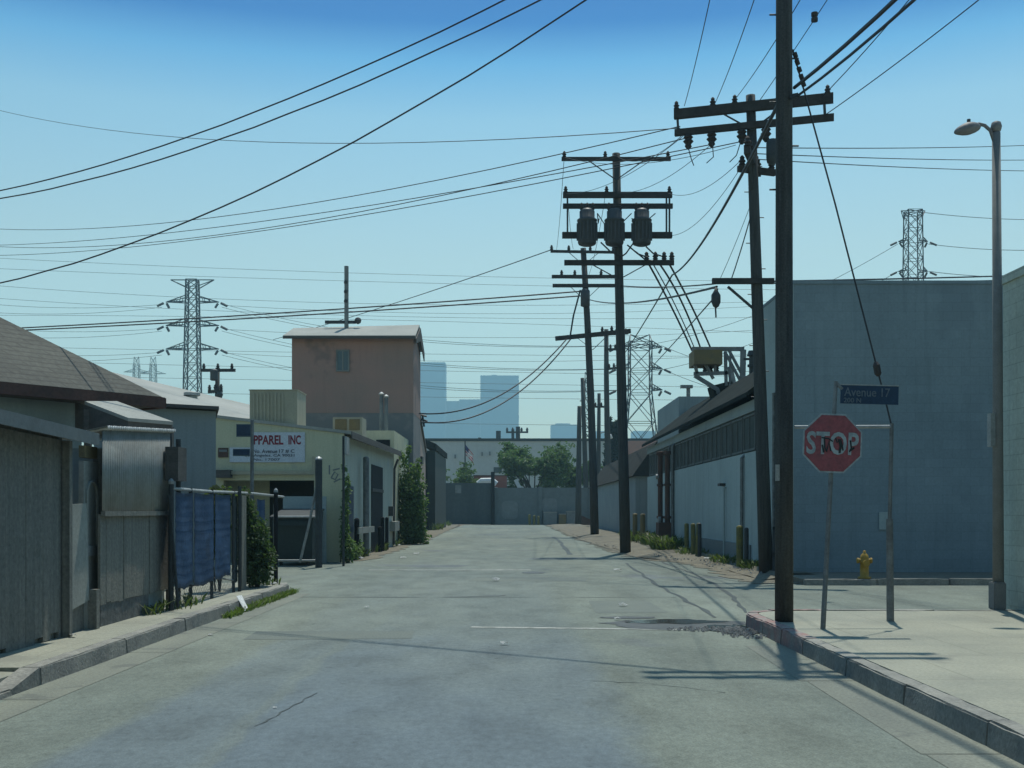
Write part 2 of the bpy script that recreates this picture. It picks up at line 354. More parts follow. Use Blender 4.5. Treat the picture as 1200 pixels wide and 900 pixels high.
def kerb_path(name, pts, wdt, h, m, seg=1.5, gap=.012, side=1):
    """row of kerb stones along a polyline, one mesh"""
    mb = MB()
    for p, q in zip(pts, pts[1:]):
        p, q = Vector(p), Vector(q); d = q - p; L = d.length; d.normalize(); n = Vector((-d.y, d.x)) * side
        k = max(1, round(L / seg))
        for i in range(k):
            a = p + d * (L * i / k + gap / 2); b = p + d * (L * (i + 1) / k - gap / 2)
            j = random.uniform(-.008, .008)
            f = .025   # battered face
            mb.hull8([a - n * f, b - n * f, b + n * wdt, a + n * wdt][::1], [(*a, 0)] and [a, b, b + n * wdt, a + n * wdt]) if False else \
            mb.hull8([(a.x - n.x * f, a.y - n.y * f, -.15), (b.x - n.x * f, b.y - n.y * f, -.15), (b.x + n.x * wdt, b.y + n.y * wdt, -.15), (a.x + n.x * wdt, a.y + n.y * wdt, -.15)],
                     [(a.x, a.y, h + j), (b.x, b.y, h + j * .5), (b.x + n.x * wdt, b.y + n.y * wdt, h + j * .5), (a.x + n.x * wdt, a.y + n.y * wdt, h + j)])
    bmesh.ops.bevel(mb.bm, geom=mb.bm.edges[:], offset=.014, segments=2, affect='EDGES', clamp_overlap=True)
    bmesh.ops.subdivide_edges(mb.bm, edges=[e_ for e_ in mb.bm.edges if e_.calc_length() > .3], cuts=6)
    for v in mb.bm.verts:
        v.co += Vector((random.gauss(0, .003), random.gauss(0, .003), random.gauss(0, .0025)))
        if v.co.z > h - .05 and random.random() < .05: v.co.z -= random.uniform(.004, .011)
    o = mb.build(name, m)
    return tag(o, None, None, None, 'structure')
# right-hand corner
arc = [(3.75 - .65 * math.cos(a), 14.65 + .65 * math.sin(a)) for a in [R(k * 22.5) for k in range(5)]]
RK = [(3.1, -8), (3.1, 11.8)]
kerb_path('kerb', RK, .16, .175, 'kerb_concrete', side=-1)
kerb_path('red_kerb', [(3.1, 11.8)] + arc + [(4.3, 15.3)], .16, .175, 'red_kerb', seg=.9, side=-1)
kerb_path('kerb', [(4.3, 15.3), (70, 15.3)], .16, .175, 'kerb_concrete', side=-1)
inner = [(3.262, -8), (6.95, -8), (6.95, 15.14), (3.75, 15.138)] + [(3.75 - .488 * math.cos(a), 14.65 + .488 * math.sin(a)) for a in [R(k) for k in (67.5, 45, 22.5, 0)]]
struct(MB().sheet(inner, -.1, .168), 'sidewalk', 'concrete')
struct(MB().box(6.952, 70, 15.0, 15.139, -.1, .166), 'sidewalk', 'concrete')
# far side of the cross street on the right
kerb_path('kerb', [(6.0, 22.75), (70, 22.75)], .15, .13, 'kerb_concrete', side=1)
struct(MB().box(6.0, 70, 22.903, 25.6, -.1, .123), 'sidewalk', 'ground_dirt')
# left side
kerb_path('kerb', [(-4.15, 9.75), (-4.15, 20.6), (-4.28, 21.1), (-4.6, 21.35)], .17, .165, 'kerb_concrete', seg=2.2, side=1)
kerb_path('kerb', [(-4.15, -6), (-4.15, 9.2)], .17, .06, 'kerb_concrete', side=1)
struct(MB().hull8([(-4.32, 9.2, -.1), (-4.15, 9.2, -.1), (-4.15, 9.75, -.1), (-4.32, 9.75, -.1)], [(-4.32, 9.2, .055), (-4.15, 9.2, .055), (-4.15, 9.74, .16), (-4.32, 9.74, .16)]), 'kerb_ramp', 'kerb_concrete')
struct(MB().sheet([(-4.322, 9.75), (-4.322, 20.55), (-4.46, 21.0), (-4.62, 21.15), (-5.9, 21.15), (-5.9, 9.75)][::-1], -.1, .158), 'sidewalk', 'concrete')
struct(MB().hull8([(-5.9, -6, -.1), (-4.322, -6, -.1), (-4.322, 9.748, -.1), (-5.9, 9.748, -.1)], [(-5.9, -6, .15), (-4.322, -6, .055), (-4.322, 9.748, .12), (-5.9, 9.748, .157)]), 'sidewalk', 'concrete')
# dirt verges
def wobbly(x_of_y, ys, xfix, amp):
    edge = [(x_of_y(y) + random.uniform(-amp, amp), y) for y in ys]
    return edge + [(xfix, ys[-1]), (xfix, ys[0])]
def vx(y): return 5.1 if y < 31.5 else max(3.8, 5.1 - (y - 31.5) * .36) if y < 38 else max(3.5, 3.8 - (y - 38) * .015)
ys = [23.2 + i * .45 for i in range(208)]
struct(MB().sheet(wobbly(vx, ys, 6.75, .3), -.05, .012), 'dirt_verge', 'dirt')
mound = MB()
prev = None
for i, y in enumerate([24.4 + k * 1.1 for k in range(84)]):
    row = [(x_, y, z_ + random.uniform(-.02, .03)) for x_, z_ in ((vx(y) + .35, .01), (vx(y) + .8, .075), (6.0, .13), (6.7, .15))]
    row = [mound.bm.verts.new(p) for p in row]
    if prev:
        for a in range(3): mound.bm.faces.new((prev[a], prev[a + 1], row[a + 1], row[a]))
    prev = row
struct(mound, 'dirt_bank', 'dirt')
struct(MB().sheet(wobbly(lambda y: -4.35 - max(0, y - 60) * .02, [33.6 + i * .9 for i in range(94)], -7.6, .2), -.05, .012), 'dirt_verge', 'dirt')

def strip(name, pts, wd, m, z=.004, rag=0.0):
    mb = MB(); L, Rr = [], []
    P = [Vector((p[0], p[1])) for p in pts]
    for i, p in enumerate(P):
        d = (P[min(i + 1, len(P) - 1)] - P[max(0, i - 1)]).normalized(); n = Vector((-d.y, d.x))
        ww = wd * (1 + random.uniform(-rag, rag)) / 2
        L.append((*(p + n * ww), z)); Rr.append((*(p - n * ww), z))
    for i in range(len(P) - 1): mb.face([L[i], L[i + 1], Rr[i + 1], Rr[i]])
    return struct(mb, name, m)
def lerp(a, b, n): return [(a[0] + (b[0] - a[0]) * i / n, a[1] + (b[1] - a[1]) * i / n) for i in range(n + 1)]
def gutter(x0, x1, y0, y1, m='gutter_pan'):
    mb = MB(); y = y0
    while y < y1:
        y2 = min(y + 3.0, y1); mb.face([(x0 + random.uniform(-.04, .04), y, .0035), (x1, y, .0035), (x1, y2 - .015, .0035), (x0 + random.uniform(-.04, .04), y2 - .015, .0035)]); y = y2
    return struct(mb, 'gutter', m)
gutter(2.62, 3.13, -8, 12.6); gutter(-4.12, -3.72, -6, 20.5)
def patch_sheet(pts, m, z): 
    mb = MB(); mb.face([(p[0], p[1], z) for p in pts]); return struct(mb, 'road_patch', m)
patch_sheet([(1.25, 16.6), (2.35, 16.7), (2.3, 18.9), (1.3, 18.8)], 'asphalt_new', .0022)
patch_sheet([(-3.2, 13.2), (-1.2, 13.3), (-1.25, 14.15), (-3.25, 14.1)], 'asphalt_new', .0022)
patch_sheet([(-.9, 24.2), (1.6, 24.0), (1.7, 25.6), (-.8, 25.7)], 'asphalt_new', .0022)
strip('road_crack', [(-3.9 + k * .4, 19.6 + random.uniform(-.08, .08)) for k in range(18)], .03, 'tar', rag=.9)
strip('stop_line', lerp(G(552, 735), G(800, 738), 12), .16, 'line_paint', rag=.25)
strip('road_line', lerp(G(432, 668), G(622, 668), 10), .3, 'line_paint', rag=.3)
def crackpath(pp, jit=.05):
    out = []
    for a, b in zip(pp, pp[1:]):
        ga, gb = G(*a), G(*b)
        for i in range(6):
            t = i / 6; q = ga.lerp(gb, t); out.append((q.x + random.uniform(-jit, jit), q.y + random.uniform(-jit, jit)))
    q = G(*pp[-1]); out.append((q.x, q.y)); return out
strip('road_crack', crackpath([(735, 660), (762, 680), (800, 702), (838, 724)]), .07, 'tar', rag=.5)
strip('road_crack', crackpath([(775, 658), (830, 680), (855, 697), (874, 718)]), .06, 'tar', rag=.5)
strip('road_crack', crackpath([(648, 629), (658, 637), (668, 650)]), .16, 'tar', rag=.4)
strip('road_crack', crackpath([(300, 852), (330, 835), (372, 812)], .02), .012, 'tar', rag=.8)
strip('road_crack', crackpath([(690, 798), (760, 801), (850, 812)], .02), .011, 'tar', rag=.8)
strip('road_crack', crackpath([(520, 700), (560, 699), (592, 698)]), .10, 'wet', rag=.8)
def blob(name, cpx, cpy, rx, ry, m, z=.005, n=26, rag=.25):
    c = G(cpx, cpy)
    pts = [(c.x + rx * math.cos(a) * (1 + random.uniform(-rag, rag)), c.y + ry * math.sin(a) * (1 + random.uniform(-rag, rag)), z) for a in [2 * math.pi * k / n for k in range(n)]]
    mb = MB(); mb.face(pts); return struct(mb, name, m)
blob('wet_patch', 800, 732, 1.0, .62, 'wet', z=.005)
blob('puddle', 790, 729, .62, .30, 'water', z=.009)
blob('puddle', 862, 738, .33, .6, 'water', z=.0085)
blob('wet_patch', 738, 724, .42, .16, 'wet', z=.0055)
blob('wet_patch', 625, 671, .3, .5, 'wet', z=.005)
# grit round the puddle and along the verge
def grit(name, label, spots, n, r0, r1, m, seedv=1):
    rnd = random.Random(seedv); mb = MB()
    for _ in range(n):
        (cx_, cy_, rx, ry, z) = rnd.choice(spots)
        a = rnd.uniform(0, 6.28); q = math.sqrt(rnd.random())
        x_, y_ = cx_ + rx * q * math.cos(a), cy_ + ry * q * math.sin(a); r = rnd.uniform(r0, r1)
        k = [Vector((rnd.uniform(.6, 1) * r * math.cos(t), rnd.uniform(.6, 1) * r * math.sin(t), 0)) for t in (0, 1.3, 2.6, 3.9, 5.1)]
        b = Vector((x_, y_, z))
        mb.hull8([b + v for v in k], [b + v * .5 + Vector((0, 0, r * .7)) for v in k])
    return tag(mb.build(name, m), label, None, None, 'stuff')
c1, c2 = G(835, 738), G(868, 742)
grit('gravel', 'loose wet grit lying round the puddle by the kerb corner', [(c1.x, c1.y, .6, .28, .006), (c2.x, c2.y, .3, .7, .006)], 420, .008, .03, 'pebble')
grit('gravel', 'scattered stones and rubble on the dirt verge by the shed', [(5.7, 29, .7, 3.5, .08), (5.4, 35, .8, 4, .08), (4.9, 46, 1, 8, .05)], 260, .012, .05, 'pebble', 2)

# ------------------------------------------------------------------ plants
def leaves(mb, rnd, c, n, size, rad, shell=.5, droop=.4):
    c = Vector(c); rad = Vector(rad)
    for _ in range(n):
        v = Vector((rnd.gauss(0, 1), rnd.gauss(0, 1), rnd.gauss(0, 1))).normalized() * (shell + (1 - shell) * rnd.random())
        p = c + Vector((v.x * rad.x, v.y * rad.y, v.z * rad.z))
        s = size * rnd.uniform(.6, 1.4)
        d = Vector((rnd.uniform(-1, 1), rnd.uniform(-1, 1), rnd.uniform(-1, .4) - droop * .5)).normalized()
        u = d.cross(Vector((rnd.uniform(-1, 1), rnd.uniform(-1, 1), rnd.uniform(-1, 1)))).normalized()
        n_ = d.cross(u) * s * .18
        mb.face([p, p + d * s * .45 + u * s * .32 + n_, p + d * s, p + d * s * .45 - u * s * .32 + n_])
def bush(name, label, cat, base, clumps, n, size, leaf, seedv, stems=4, group=None, stem_r=.03):
    rnd = random.Random(seedv); o = thing(name, base, label, cat, group)
    mb = MB()
    tot = sum(c[3] * c[4] * c[5] for c in clumps) ** 1
    for (x_, y_, z_, rx, ry, rz) in clumps:
        k = max(30, int(n * rx * ry * rz / tot))
        leaves(mb, rnd, (base[0] + x_, base[1] + y_, base[2] + z_), k, size, (rx, ry, rz), .35)
    mb.build('foliage', leaf, o)
    st = MB()
    for i in range(stems):
        c = rnd.choice(clumps)
        p0 = Vector(base) + Vector((rnd.uniform(-.12, .12), rnd.uniform(-.12, .12), -.05)); p2 = Vector(base) + Vector(c[:3])
        pm = p0.lerp(p2, .5) + Vector((rnd.uniform(-.1, .1), rnd.uniform(-.1, .1), .1))
        st.tube([p0, pm, p2], [stem_r, stem_r * .8, stem_r * .3], 6)
    st.build('stem', 'bark', o)
    return o
def tree(name, label, base, h, spread, seedv, leaf='leaf_tree', n=5200, size=.34, trunks=3, group=None):
    rnd = random.Random(seedv); o = thing(name, base, label, 'tree', group); b = Vector(base)
    tk = MB(); cr = MB(); tips = []
    for t in range(trunks):
        a = 2 * math.pi * t / trunks + rnd.uniform(-.4, .4)
        p1 = b + Vector((math.cos(a) * spread * .18, math.sin(a) * spread * .15, h * .34))
        tk.tube([b + Vector((math.cos(a) * .15, math.sin(a) * .15, -.2)), b.lerp(p1, .5) + Vector((0, 0, .3)), p1], [.2, .16, .12], 7)
        for k in range(5):
            a2 = a + rnd.uniform(-1.5, 1.5)
            rr = spread * rnd.uniform(.25, .5)
            p2 = p1 + Vector((math.cos(a2) * rr, math.sin(a2) * rr * .8, h * rnd.uniform(.12, .5)))
            tk.tube([p1, p1.lerp(p2, .5) + Vector((0, 0, .3)), p2], [.1, .07, .03], 5); tips.append(p2)
            for _ in range(2):
                p3 = p2 + Vector((rnd.uniform(-1, 1) * spread * .15, rnd.uniform(-1, 1) * spread * .15, rnd.uniform(-.05, .16) * h))
                tk.tube([p2, p3], [.04, .015], 4); tips.append(p3)
    for p in tips:
        for q in range(7):
            r = spread * rnd.uniform(.03, .13)
            c = p + Vector((rnd.gauss(0, 1), rnd.gauss(0, 1), rnd.gauss(0, .7))) * spread * .10
            leaves(cr, rnd, c, n // len(tips) // 7, size * rnd.uniform(.7, 1.1), (r * rnd.uniform(.7, 1.5), r * rnd.uniform(.7, 1.5), r * rnd.uniform(.4, .9)), .1)
    tk.build('trunk', 'bark', o); cr.build('crown', leaf, o)
    return o
def weeds(label, spots, n, h0, h1, m='weed', seedv=5):
    rnd = random.Random(seedv); mb = MB()
    for _ in range(n):
        cx_, cy_, rx, ry, z = rnd.choice(spots)
        a, q = rnd.uniform(0, 6.28), rnd.random() ** .7
        p = Vector((cx_ + rx * q * math.cos(a), cy_ + ry * q * math.sin(a), z - .02))
        h = rnd.uniform(h0, h1); d = Vector((rnd.gauss(0, .35), rnd.gauss(0, .35), 1)) * h
        u = Vector((rnd.uniform(-1, 1), rnd.uniform(-1, 1), 0)).normalized() * h * rnd.uniform(.05, .12)
        mid = p + d * .55; tip = p + d + Vector((d.x, d.y, -h * .2)) * .5
        mb.face([p - u * .4, p + u * .4, mid + u, mid - u]); mb.face([mid - u, mid + u, tip])
    return tag(mb.build('weeds', m), label, None, None, 'stuff')

weeds('green grass and moss growing along the foot of the left kerb', [(-4.08, y, .1, .5, 0) for y in (16.2, 17, 17.8, 18.6, 19.2, 19.8, 20.4)], 1500, .04, .15, 'moss', 11)
weeds('dry weeds growing at the foot of the blue fence', [(-4.72, 15.6, .2, .3, .158), (-4.7, 16.2, .12, .4, .158), (-4.6, 20.6, .3, .3, .158), (-4.78, 14.9, .12, .4, .158)], 170, .05, .24, 'weed', 12)
weeds('tall green weeds growing by the rusty pipes', [(6.0, 46, .6, 2.5, .13), (5.9, 52, .7, 4, .13), (5.7, 41, .5, 1.5, .12)], 1500, .15, .62, 'weed', 13)
weeds('low green weeds on the dirt verge beside the yellow posts', [(5.9, 36.5, .5, 1.6, .12), (6.0, 27.9, .3, .7, .11), (5.9, 31, .3, 1.2, .11)], 700, .06, .28, 'weed', 14)
weeds('dry grass at the foot of the far wall', [(-7.0, 108, 1, 6, .03), (-6.0, 88, .5, 4, .03)], 400, .2, .7, 'weed', 15)
weeds('weeds along the foot of the yellow building', [(-5.0, 36, .25, 1.5, .03), (-5.0, 42, .3, 2, .03), (-5.0, 50, .3, 3, .03)], 400, .1, .4, 'weed', 16)

# ------------------------------------------------------------------ right-hand buildings
WX = 6.45
o = thing('grey_block_building', (9.5, 26.5, 0), 'tall windowless blue grey block building behind the stop sign', 'building')
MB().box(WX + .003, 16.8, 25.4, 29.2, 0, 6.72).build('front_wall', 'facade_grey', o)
MB().box(WX - .01, WX, 25.4, 29.2, 0, 6.718).build('side_wall', 'side_grey', o)  # lighter than the front: the different light on this side is painted in
mb = MB(); mb.box(11.2, 12.9, 25.385, 25.398, .02, 1.3); mb.build('paint_patch', 'house_wall', o)
MB().tube([(15.2, 25.34, .1), (15.2, 25.34, 6.6)], .04, 8).build('conduit', 'facade_grey', o)
MB().box(8.4, 8.62, 25.37, 25.398, 1.1, 1.5).build('paint_patch', 'side_grey', o)
MB().box(WX - .02, 16.82, 25.38, 29.22, 6.722, 6.80).build('parapet_cap', 'facade_grey', o)
pp = MB(); pp.tube([(WX - .08, 27.0, 0), (WX - .08, 27.0, 4.4)], .04, 8); pp.build('downpipe', 'steel', o)
mb = MB(); mb.box(6.02, 6.42, 25.6, 25.66, .5, .56); mb.box(6.02, 6.42, 25.6, 25.66, 1.1, 1.16); mb.box(6.02, 6.08, 25.6, 25.66, .1, 1.16); mb.box(6.36, 6.42, 25.6, 25.66, .1, 1.16)
tag(mb.build('pipe_guard', 'dark_steel'), 'low black pipe guard rail at the corner of the grey block building', 'rail')

o = thing('long_warehouse', (10, 41, 0), 'long low painted warehouse with a strip of dirty windows under its eave', 'building')
MB().box(WX + .02, 16.5, 29.3, 53.0, 0, 3.12).build('wall', 'shed_paint', o)
MB().box(WX + .10, 16.5, 29.3, 53.0, 3.122, 4.2).build('clerestory', 'window_grey', o)
MB().box(WX + .0, 16.5, 29.3, 53.0, 4.202, 4.5).build('eave_band', 'grey_stucco', o)
mb = MB(); mb.slab([(WX - .25, 29.3, 4.55), (8.55, 29.3, 6.33), (8.55, 53.0, 6.33), (WX - .25, 53.0, 4.55)], (0, 0, .12))
mb.box(8.552, 16.5, 29.3, 53.0, 4.502, 6.40); mb.build('roof', 'fibre_roof', o)
n = 14
for i in range(n):
    y0 = 29.6 + i * 1.64
    f = MB(); x_ = WX + .06
    for a, b, c, d in ((y0, y0 + 1.5, 3.16, 3.22), (y0, y0 + 1.5, 4.1, 4.16), (y0, y0 + .06, 3.222, 4.098), (y0 + 1.44, y0 + 1.5, 3.222, 4.098), (y0 + .72, y0 + .76, 3.222, 4.098)):
        f.box(x_ - .03, x_ + .035, a, b, c, d)
    fo = f.build('window', 'window_grey', o)
    MB().box(x_, x_ + .03, y0 + .062, y0 + 1.438, 3.224, 4.096).build('pane', random.choice(['glass_dark', 'glass_dirty', 'glass_dirty']), fo)
for y_, zt, r in ((30.9, 3.0, .05), (44.2, 4.1, .06), (45.2, 4.1, .04), (33.5, 2.2, .03)):
    MB().tube([(WX - .05, y_, 0), (WX - .05, y_, zt), (WX + .05, y_, zt + .08)], r, 8).build('downpipe', 'shed_paint' if y_ == 33.5 else 'steel', o)
MB().box(WX - .15, WX + .018, 33.6, 34.0, 2.28, 2.36).build('wall_lamp', 'dark_steel', o)
MB().box(WX - .03, WX + .018, 30, 39, .15, .6).build('base_patch', 'tower_grey', o)
MB().box(8.0, 9.6, 53.2, 61, 0, 7.0).build('end_bay', 'grey_stucco', o)
mb = MB(); mb.tube([(8.9, 56, 7.0), (8.9, 56, 7.7)], .1, 8); mb.box(8.5, 9.1, 55.8, 56.1, 7.7, 7.85); mb.build('roof_pipe', 'steel', o)
o = thing('back_warehouse', (9, 78, 0), 'further shed with pale wall and dark roof past the rusty pipes', 'building')
MB().box(6.9, 15, 62, 98, 0, 3.45).build('wall', 'grey_stucco', o)
MB().hull8([(6.7, 61.8, 3.452), (15, 61.8, 3.452), (15, 98, 3.452), (6.7, 98, 3.452)], [(8.1, 62, 5.4), (15, 62, 5.4), (15, 98, 5.4), (8.1, 98, 5.4)]).build('roof', 'roof_dark', o)

o = thing('rusty_standpipe', (6.2, 44.6, .1), 'pair of tall rusty pipes rising from a block against the warehouse wall', 'pipes')
for xx, yy in ((6.0, 44.9), (6.22, 44.4)):
    MB().lathe([(.11, .1), (.11, 1.2), (.15, 1.22), (.15, 1.3), (.1, 1.32), (.1, 2.5), (.14, 2.52), (.14, 2.6), (.1, 2.62), (.1, 3.75), (.16, 3.77), (.16, 3.9), (.05, 3.92)], (xx, yy, 0), 12).build('pipe', 'rust', o)
MB().box(5.85, 6.4, 44.2, 45.1, .0, 1.05).build('block', 'rust', o)
mb = MB(); mb.lathe([(.13, 0), (.13, .1)], (5.86, 44.5, 1.15), 10, 'x'); mb.lathe([(.1, 0), (.1, .1)], (5.82, 44.9, 2.9), 10, 'x'); mb.build('valve_wheel', 'galv', o)

bl = None
def bollard(loc, h, label, m='bollard_yellow', r=.078, lean=0, cat='bollard', group=None, name='bollard'):
    global bl
    x_, y_, z_ = loc
    o = MB().lathe([(r, -.15), (r, h - .05), (r * .8, h - .015), (r * .3, h)], loc, 14).build(name, m)
    o.rotation_euler = (0, lean, 0)
    return tag(o, label, cat, group)
gr = 'worn yellow posts in front of the warehouse wall'
bollard((5.75, 34.4, .1), 1.05, 'worn yellow post nearest the fat pole among the three standing together', group=gr, lean=R(2))
bollard((5.83, 35.6, .1), 1.02, 'worn yellow post in the middle of the three standing together', group=gr, lean=R(-1))
bollard((5.95, 37.8, .1), 1.0, 'worn yellow post farthest of the three standing together', group=gr)
bollard((5.87, 28.6, .1), 1.05, 'worn yellow post standing alone just left of the leaning pole', group=gr, r=.09)
bollard((5.75, 34.0, .1), 1.05, 'dark steel post beside the three yellow posts', 'dark_steel', .06)
bollard((5.98, 28.3, .1), 1.0, 'dark post right beside the lone yellow post', 'dark_steel', .06)
for i, (yy, hh, lb) in enumerate(((47.5, 1.3, 'pale weathered stub post in the weeds left of the rusty pipes'), (50.5, 1.3, 'pale weathered stub post farther back in the weeds'))):
    bollard((5.6, yy, .1), hh, lb, 'box_yellow', .11)

# roof rack with the yellow box
o = thing('rooftop_rack', W(835, 470, 44), 'steel rack carrying a yellow box on the warehouse roof where four cables land', 'equipment rack')
def P44(a, b, dy=0): return W(a, b, 44 + dy)
fr = MB()
for dy in (0, 1.2):
    fr.bar(P44(811, 409, dy), P44(872, 409, dy), .12, .16)
    fr.bar(P44(871, 410, dy), P44(870, 452, dy), .2, .2)
    fr.bar(P44(854, 410, dy), P44(869, 438, dy), .1, .1); fr.bar(P44(851, 415, dy), P44(869, 449, dy), .1, .1)
    fr.bar(P44(850, 412, dy), P44(851, 452, dy), .12, .12); fr.bar(P44(856, 412, dy), P44(855, 455, dy), .08, .08)
    fr.bar(P44(813, 438, dy), P44(853, 437, dy), .12, .14)
    fr.bar(P44(814, 426, dy), P44(817, 438, dy), .12, .12)
    fr.bar(P44(814, 440, dy), P44(840, 456, dy), .1, .16); fr.bar(P44(840, 455, dy), P44(845, 470, dy), .14, .14)
    fr.bar(P44(826, 426, dy), P44(836, 444, dy), .16, .1); fr.bar(P44(838, 428, dy), P44(838, 437, dy), .1, .1)
fr.build('frame', 'steel', o)
a, b = P44(812, 411), P44(845, 428)
MB().box(a.x, b.x, 43.7, 45.0, b.z, a.z).build('cable_box', 'box_yellow', o)
MB().slab([P44(853, 430), P44(858, 428), P44(867, 466), P44(857, 468)], (0, .1, 0)).build('chute_panel', 'galv', o)
mb = MB(); mb.slab([P44(834, 452), P44(858, 446), P44(866, 470), P44(840, 475)], (0, 1.0, 0)); mb.build('hopper', 'fibre_roof', o)
for q in (840, 833, 826): MB().lathe([(.06, 0), (.1, .05), (.06, .1), (.1, .15), (.05, .22)], P44(q, 436, .3), 8).build('bushing', 'insulator', o)
o = MB(); a = W(881, 450, 40); o.lathe([(.1, -.6), (.1, .6), (.16, .62), (.16, .7), (.1, .72), (.1, 1.0), (.18, 1.02), (.12, 1.2)], a, 10); o.bar(a + Vector((-.3, 0, .9)), a + Vector((.25, 0, .9)), .08, .08)
tag(o.build('roof_vent', 'dark_steel'), 'dark vent stack with a cross pipe on the warehouse roof', 'vent')

o = thing('corner_building', (9, 8, 0), 'rough grey block wall of the corner building at the right edge', 'building')
MB().box(6.97, 14, -8, 15.75, 0, 4.74).build('wall', 'near_wall', o)
MB().box(6.94, 14, -8, 15.78, 4.742, 4.86).build('parapet_cap', 'near_wall', o)

# ------------------------------------------------------------------ street furniture right
b0 = Vector((6.73, 15.35, .165))
o = thing('street_lamp', b0, 'concrete street lamp with a single drooping cobra head at the right wall', 'street lamp')
MB().tube([b0, b0 + Vector((-.01, 0, 3.4)), b0 + Vector((-.03, 0, 6.6))], [.075, .066, .055], 16).build('pole', 'concrete_pole', o, True)
MB().box(b0.x - .1, b0.x + .07, b0.y - .1, b0.y + .1, .165, .55).build('base_block', 'concrete_pole', o, bevel=.015)
t = b0 + Vector((-.03, 0, 6.6))
MB().lathe([(.02, 0), (.06, .02), (.075, .08), (.06, .14), (.02, .16)], t, 14).build('finial', 'lamp_grey', o, True)
MB().tube([t + Vector((-.03, 0, -.12)), t + Vector((-.08, 0, .03)), t + Vector((-.16, 0, .1)), t + Vector((-.24, 0, .12)), t + Vector((-.3, 0, .11))], .025, 8).build('arm', 'lamp_grey', o, True)
hd = bmesh.new(); bmesh.ops.create_uvsphere(hd, u_segments=16, v_segments=10, radius=1)
for v in hd.verts:
    taper = 1 - .28 * (v.co.x < 0) * abs(v.co.x)
    v.co = Vector((v.co.x * .19, v.co.y * .11 * taper, (v.co.z * (.1 if v.co.z > 0 else .07)) * taper))
    v.co = Matrix.Rotation(R(-12), 3, 'Y') @ v.co + t + Vector((-.4, 0, .04))
hm_ = MB(); hm_.bm.free(); hm_.bm = hd; lh = hm_.build('lamp_head', 'lamp_grey', o, True)
MB().lathe([(.025, 0), (.025, .05), (.01, .055)], t + Vector((-.38, 0, .135)), 10).build('photocell', 'dark_steel', o)
MB().box(b0.x - .13, b0.x - .066, b0.y - .06, b0.y + .06, 2.42, 2.88).build('junction_box', 'galv', o)

# fire hydrant
h = Vector((7.3, 22.98, .12))
o = thing('fire_hydrant', h, 'yellow fire hydrant on the far sidewalk before the grey block building', 'hydrant')
o.scale = (.9, .9, .9)
MB().lathe([(.15, 0), (.15, .05), (.1, .06), (.1, .36), (.12, .37), (.12, .40), (.1, .41), (.1, .48), (.08, .55), (.04, .59), (.03, .6), (.03, .65), (.01, .655)], h, 16).build('barrel', 'hydrant_yellow', o, True)
for s_ in (-1, 1):
    MB().lathe([(.05, 0), (.05, .13), (.065, .132), (.065, .17), (.02, .18)][::1] if s_ > 0 else [(.02, -.18), (.065, -.17), (.065, -.132), (.05, -.13), (.05, 0)], h + Vector((0, 0, .42)), 12, 'x').build('side_outlet', 'hydrant_yellow', o)
MB().lathe([(.02, -.17), (.08, -.165), (.08, -.12), (.06, -.118), (.06, 0)], h + Vector((0, 0, .36)), 12, 'y').build('front_outlet', 'hydrant_yellow', o)

# stop sign with street name blade
sb = Vector((3.585, 12.8, .168)); st_ = W(979.5, 447, 12.86)
o = thing('stop_sign', sb, 'red stop sign with black graffiti on a leaning post, blue street name above', 'sign')
MB().tube([sb + Vector((0, 0, -.05)), sb.lerp(st_, .4), st_], [.031, .028, .024], 10).build('post', 'steel', o)
sc_ = W(975.5, 519.5, 12.76); TILT = R(2.0)
def octa(r, dy, th):
    mb = MB(); ring = [Matrix.Rotation(TILT, 3, 'Y') @ Vector((r * math.cos(R(22.5 + 45 * k)), 0, r * math.sin(R(22.5 + 45 * k)))) + sc_ + Vector((0, dy, 0)) for k in range(8)]
    return mb.slab(ring, (0, th, 0))
octa(.368, 0, .004).build('border', 'letter_pale', o)
pl = octa(.348, -.004, .003).build('plate', 'sign_red', o)
text('lettering', 'STOP', .265, 'letter_pale', pl, sc_ + Vector((0, -.0085, 0)), bold=.022, width=.60, tilt=TILT)
sp_ = MB(); rnd = random.Random(3)
def scr(pts, r=.012):
    sp_.tube([sc_ + Matrix.Rotation(TILT, 3, 'Y') @ Vector((a, -.0125, b)) for a, b in pts], r, 5)
scr([(-.10, .07), (-.09, -.05), (-.07, -.10), (-.04, .03), (-.02, -.09)], .010); scr([(.07, .05), (.09, -.03), (.08, -.11)], .014)
scr([(.03, .06), (.05, .01), (.09, .05), (.11, -.03), (.12, -.08)], .010); scr([(.20, .04), (.215, -.05), (.19, -.09), (.25, -.04)], .011); scr([(-.13, .06), (-.05, .05), (.0, .02)], .009)
scr([(-.12, -.02), (-.10, -.11)], .012)
for v in sp_.bm.verts: v.co.y = sc_.y - .0125 + (v.co.y - sc_.y + .0125) * .1
sp_.build('graffiti', 'spray_black', pl)
a, b = W(985, 451.5, 12.84), W(1053, 474, 12.84)
bl_ = MB(); tl = R(1.5); cc = (a + b) / 2; hw, hh = (b.x - a.x) / 2, .107
ring = [Matrix.Rotation(tl, 3, 'Y') @ Vector((sx_ * hw, 0, sz_ * hh)) + cc for sx_, sz_ in ((-1, -1), (1, -1), (1, 1), (-1, 1))]
bl_.slab(ring, (0, .012, 0)); bd = bl_.build('name_blade', 'blue_sign', o)
mb = MB(); mb.bar(ring[3] + Vector((0, .006, .006)), ring[2] + Vector((0, .006, .006)), .02, .014); mb.build('blade_rim', 'galv', o)
text('lettering', 'Avenue 17', .10, 'letter_dim', bd, cc + Vector((-.03, -.006, .03)), bold=.006, width=.53, tilt=tl)
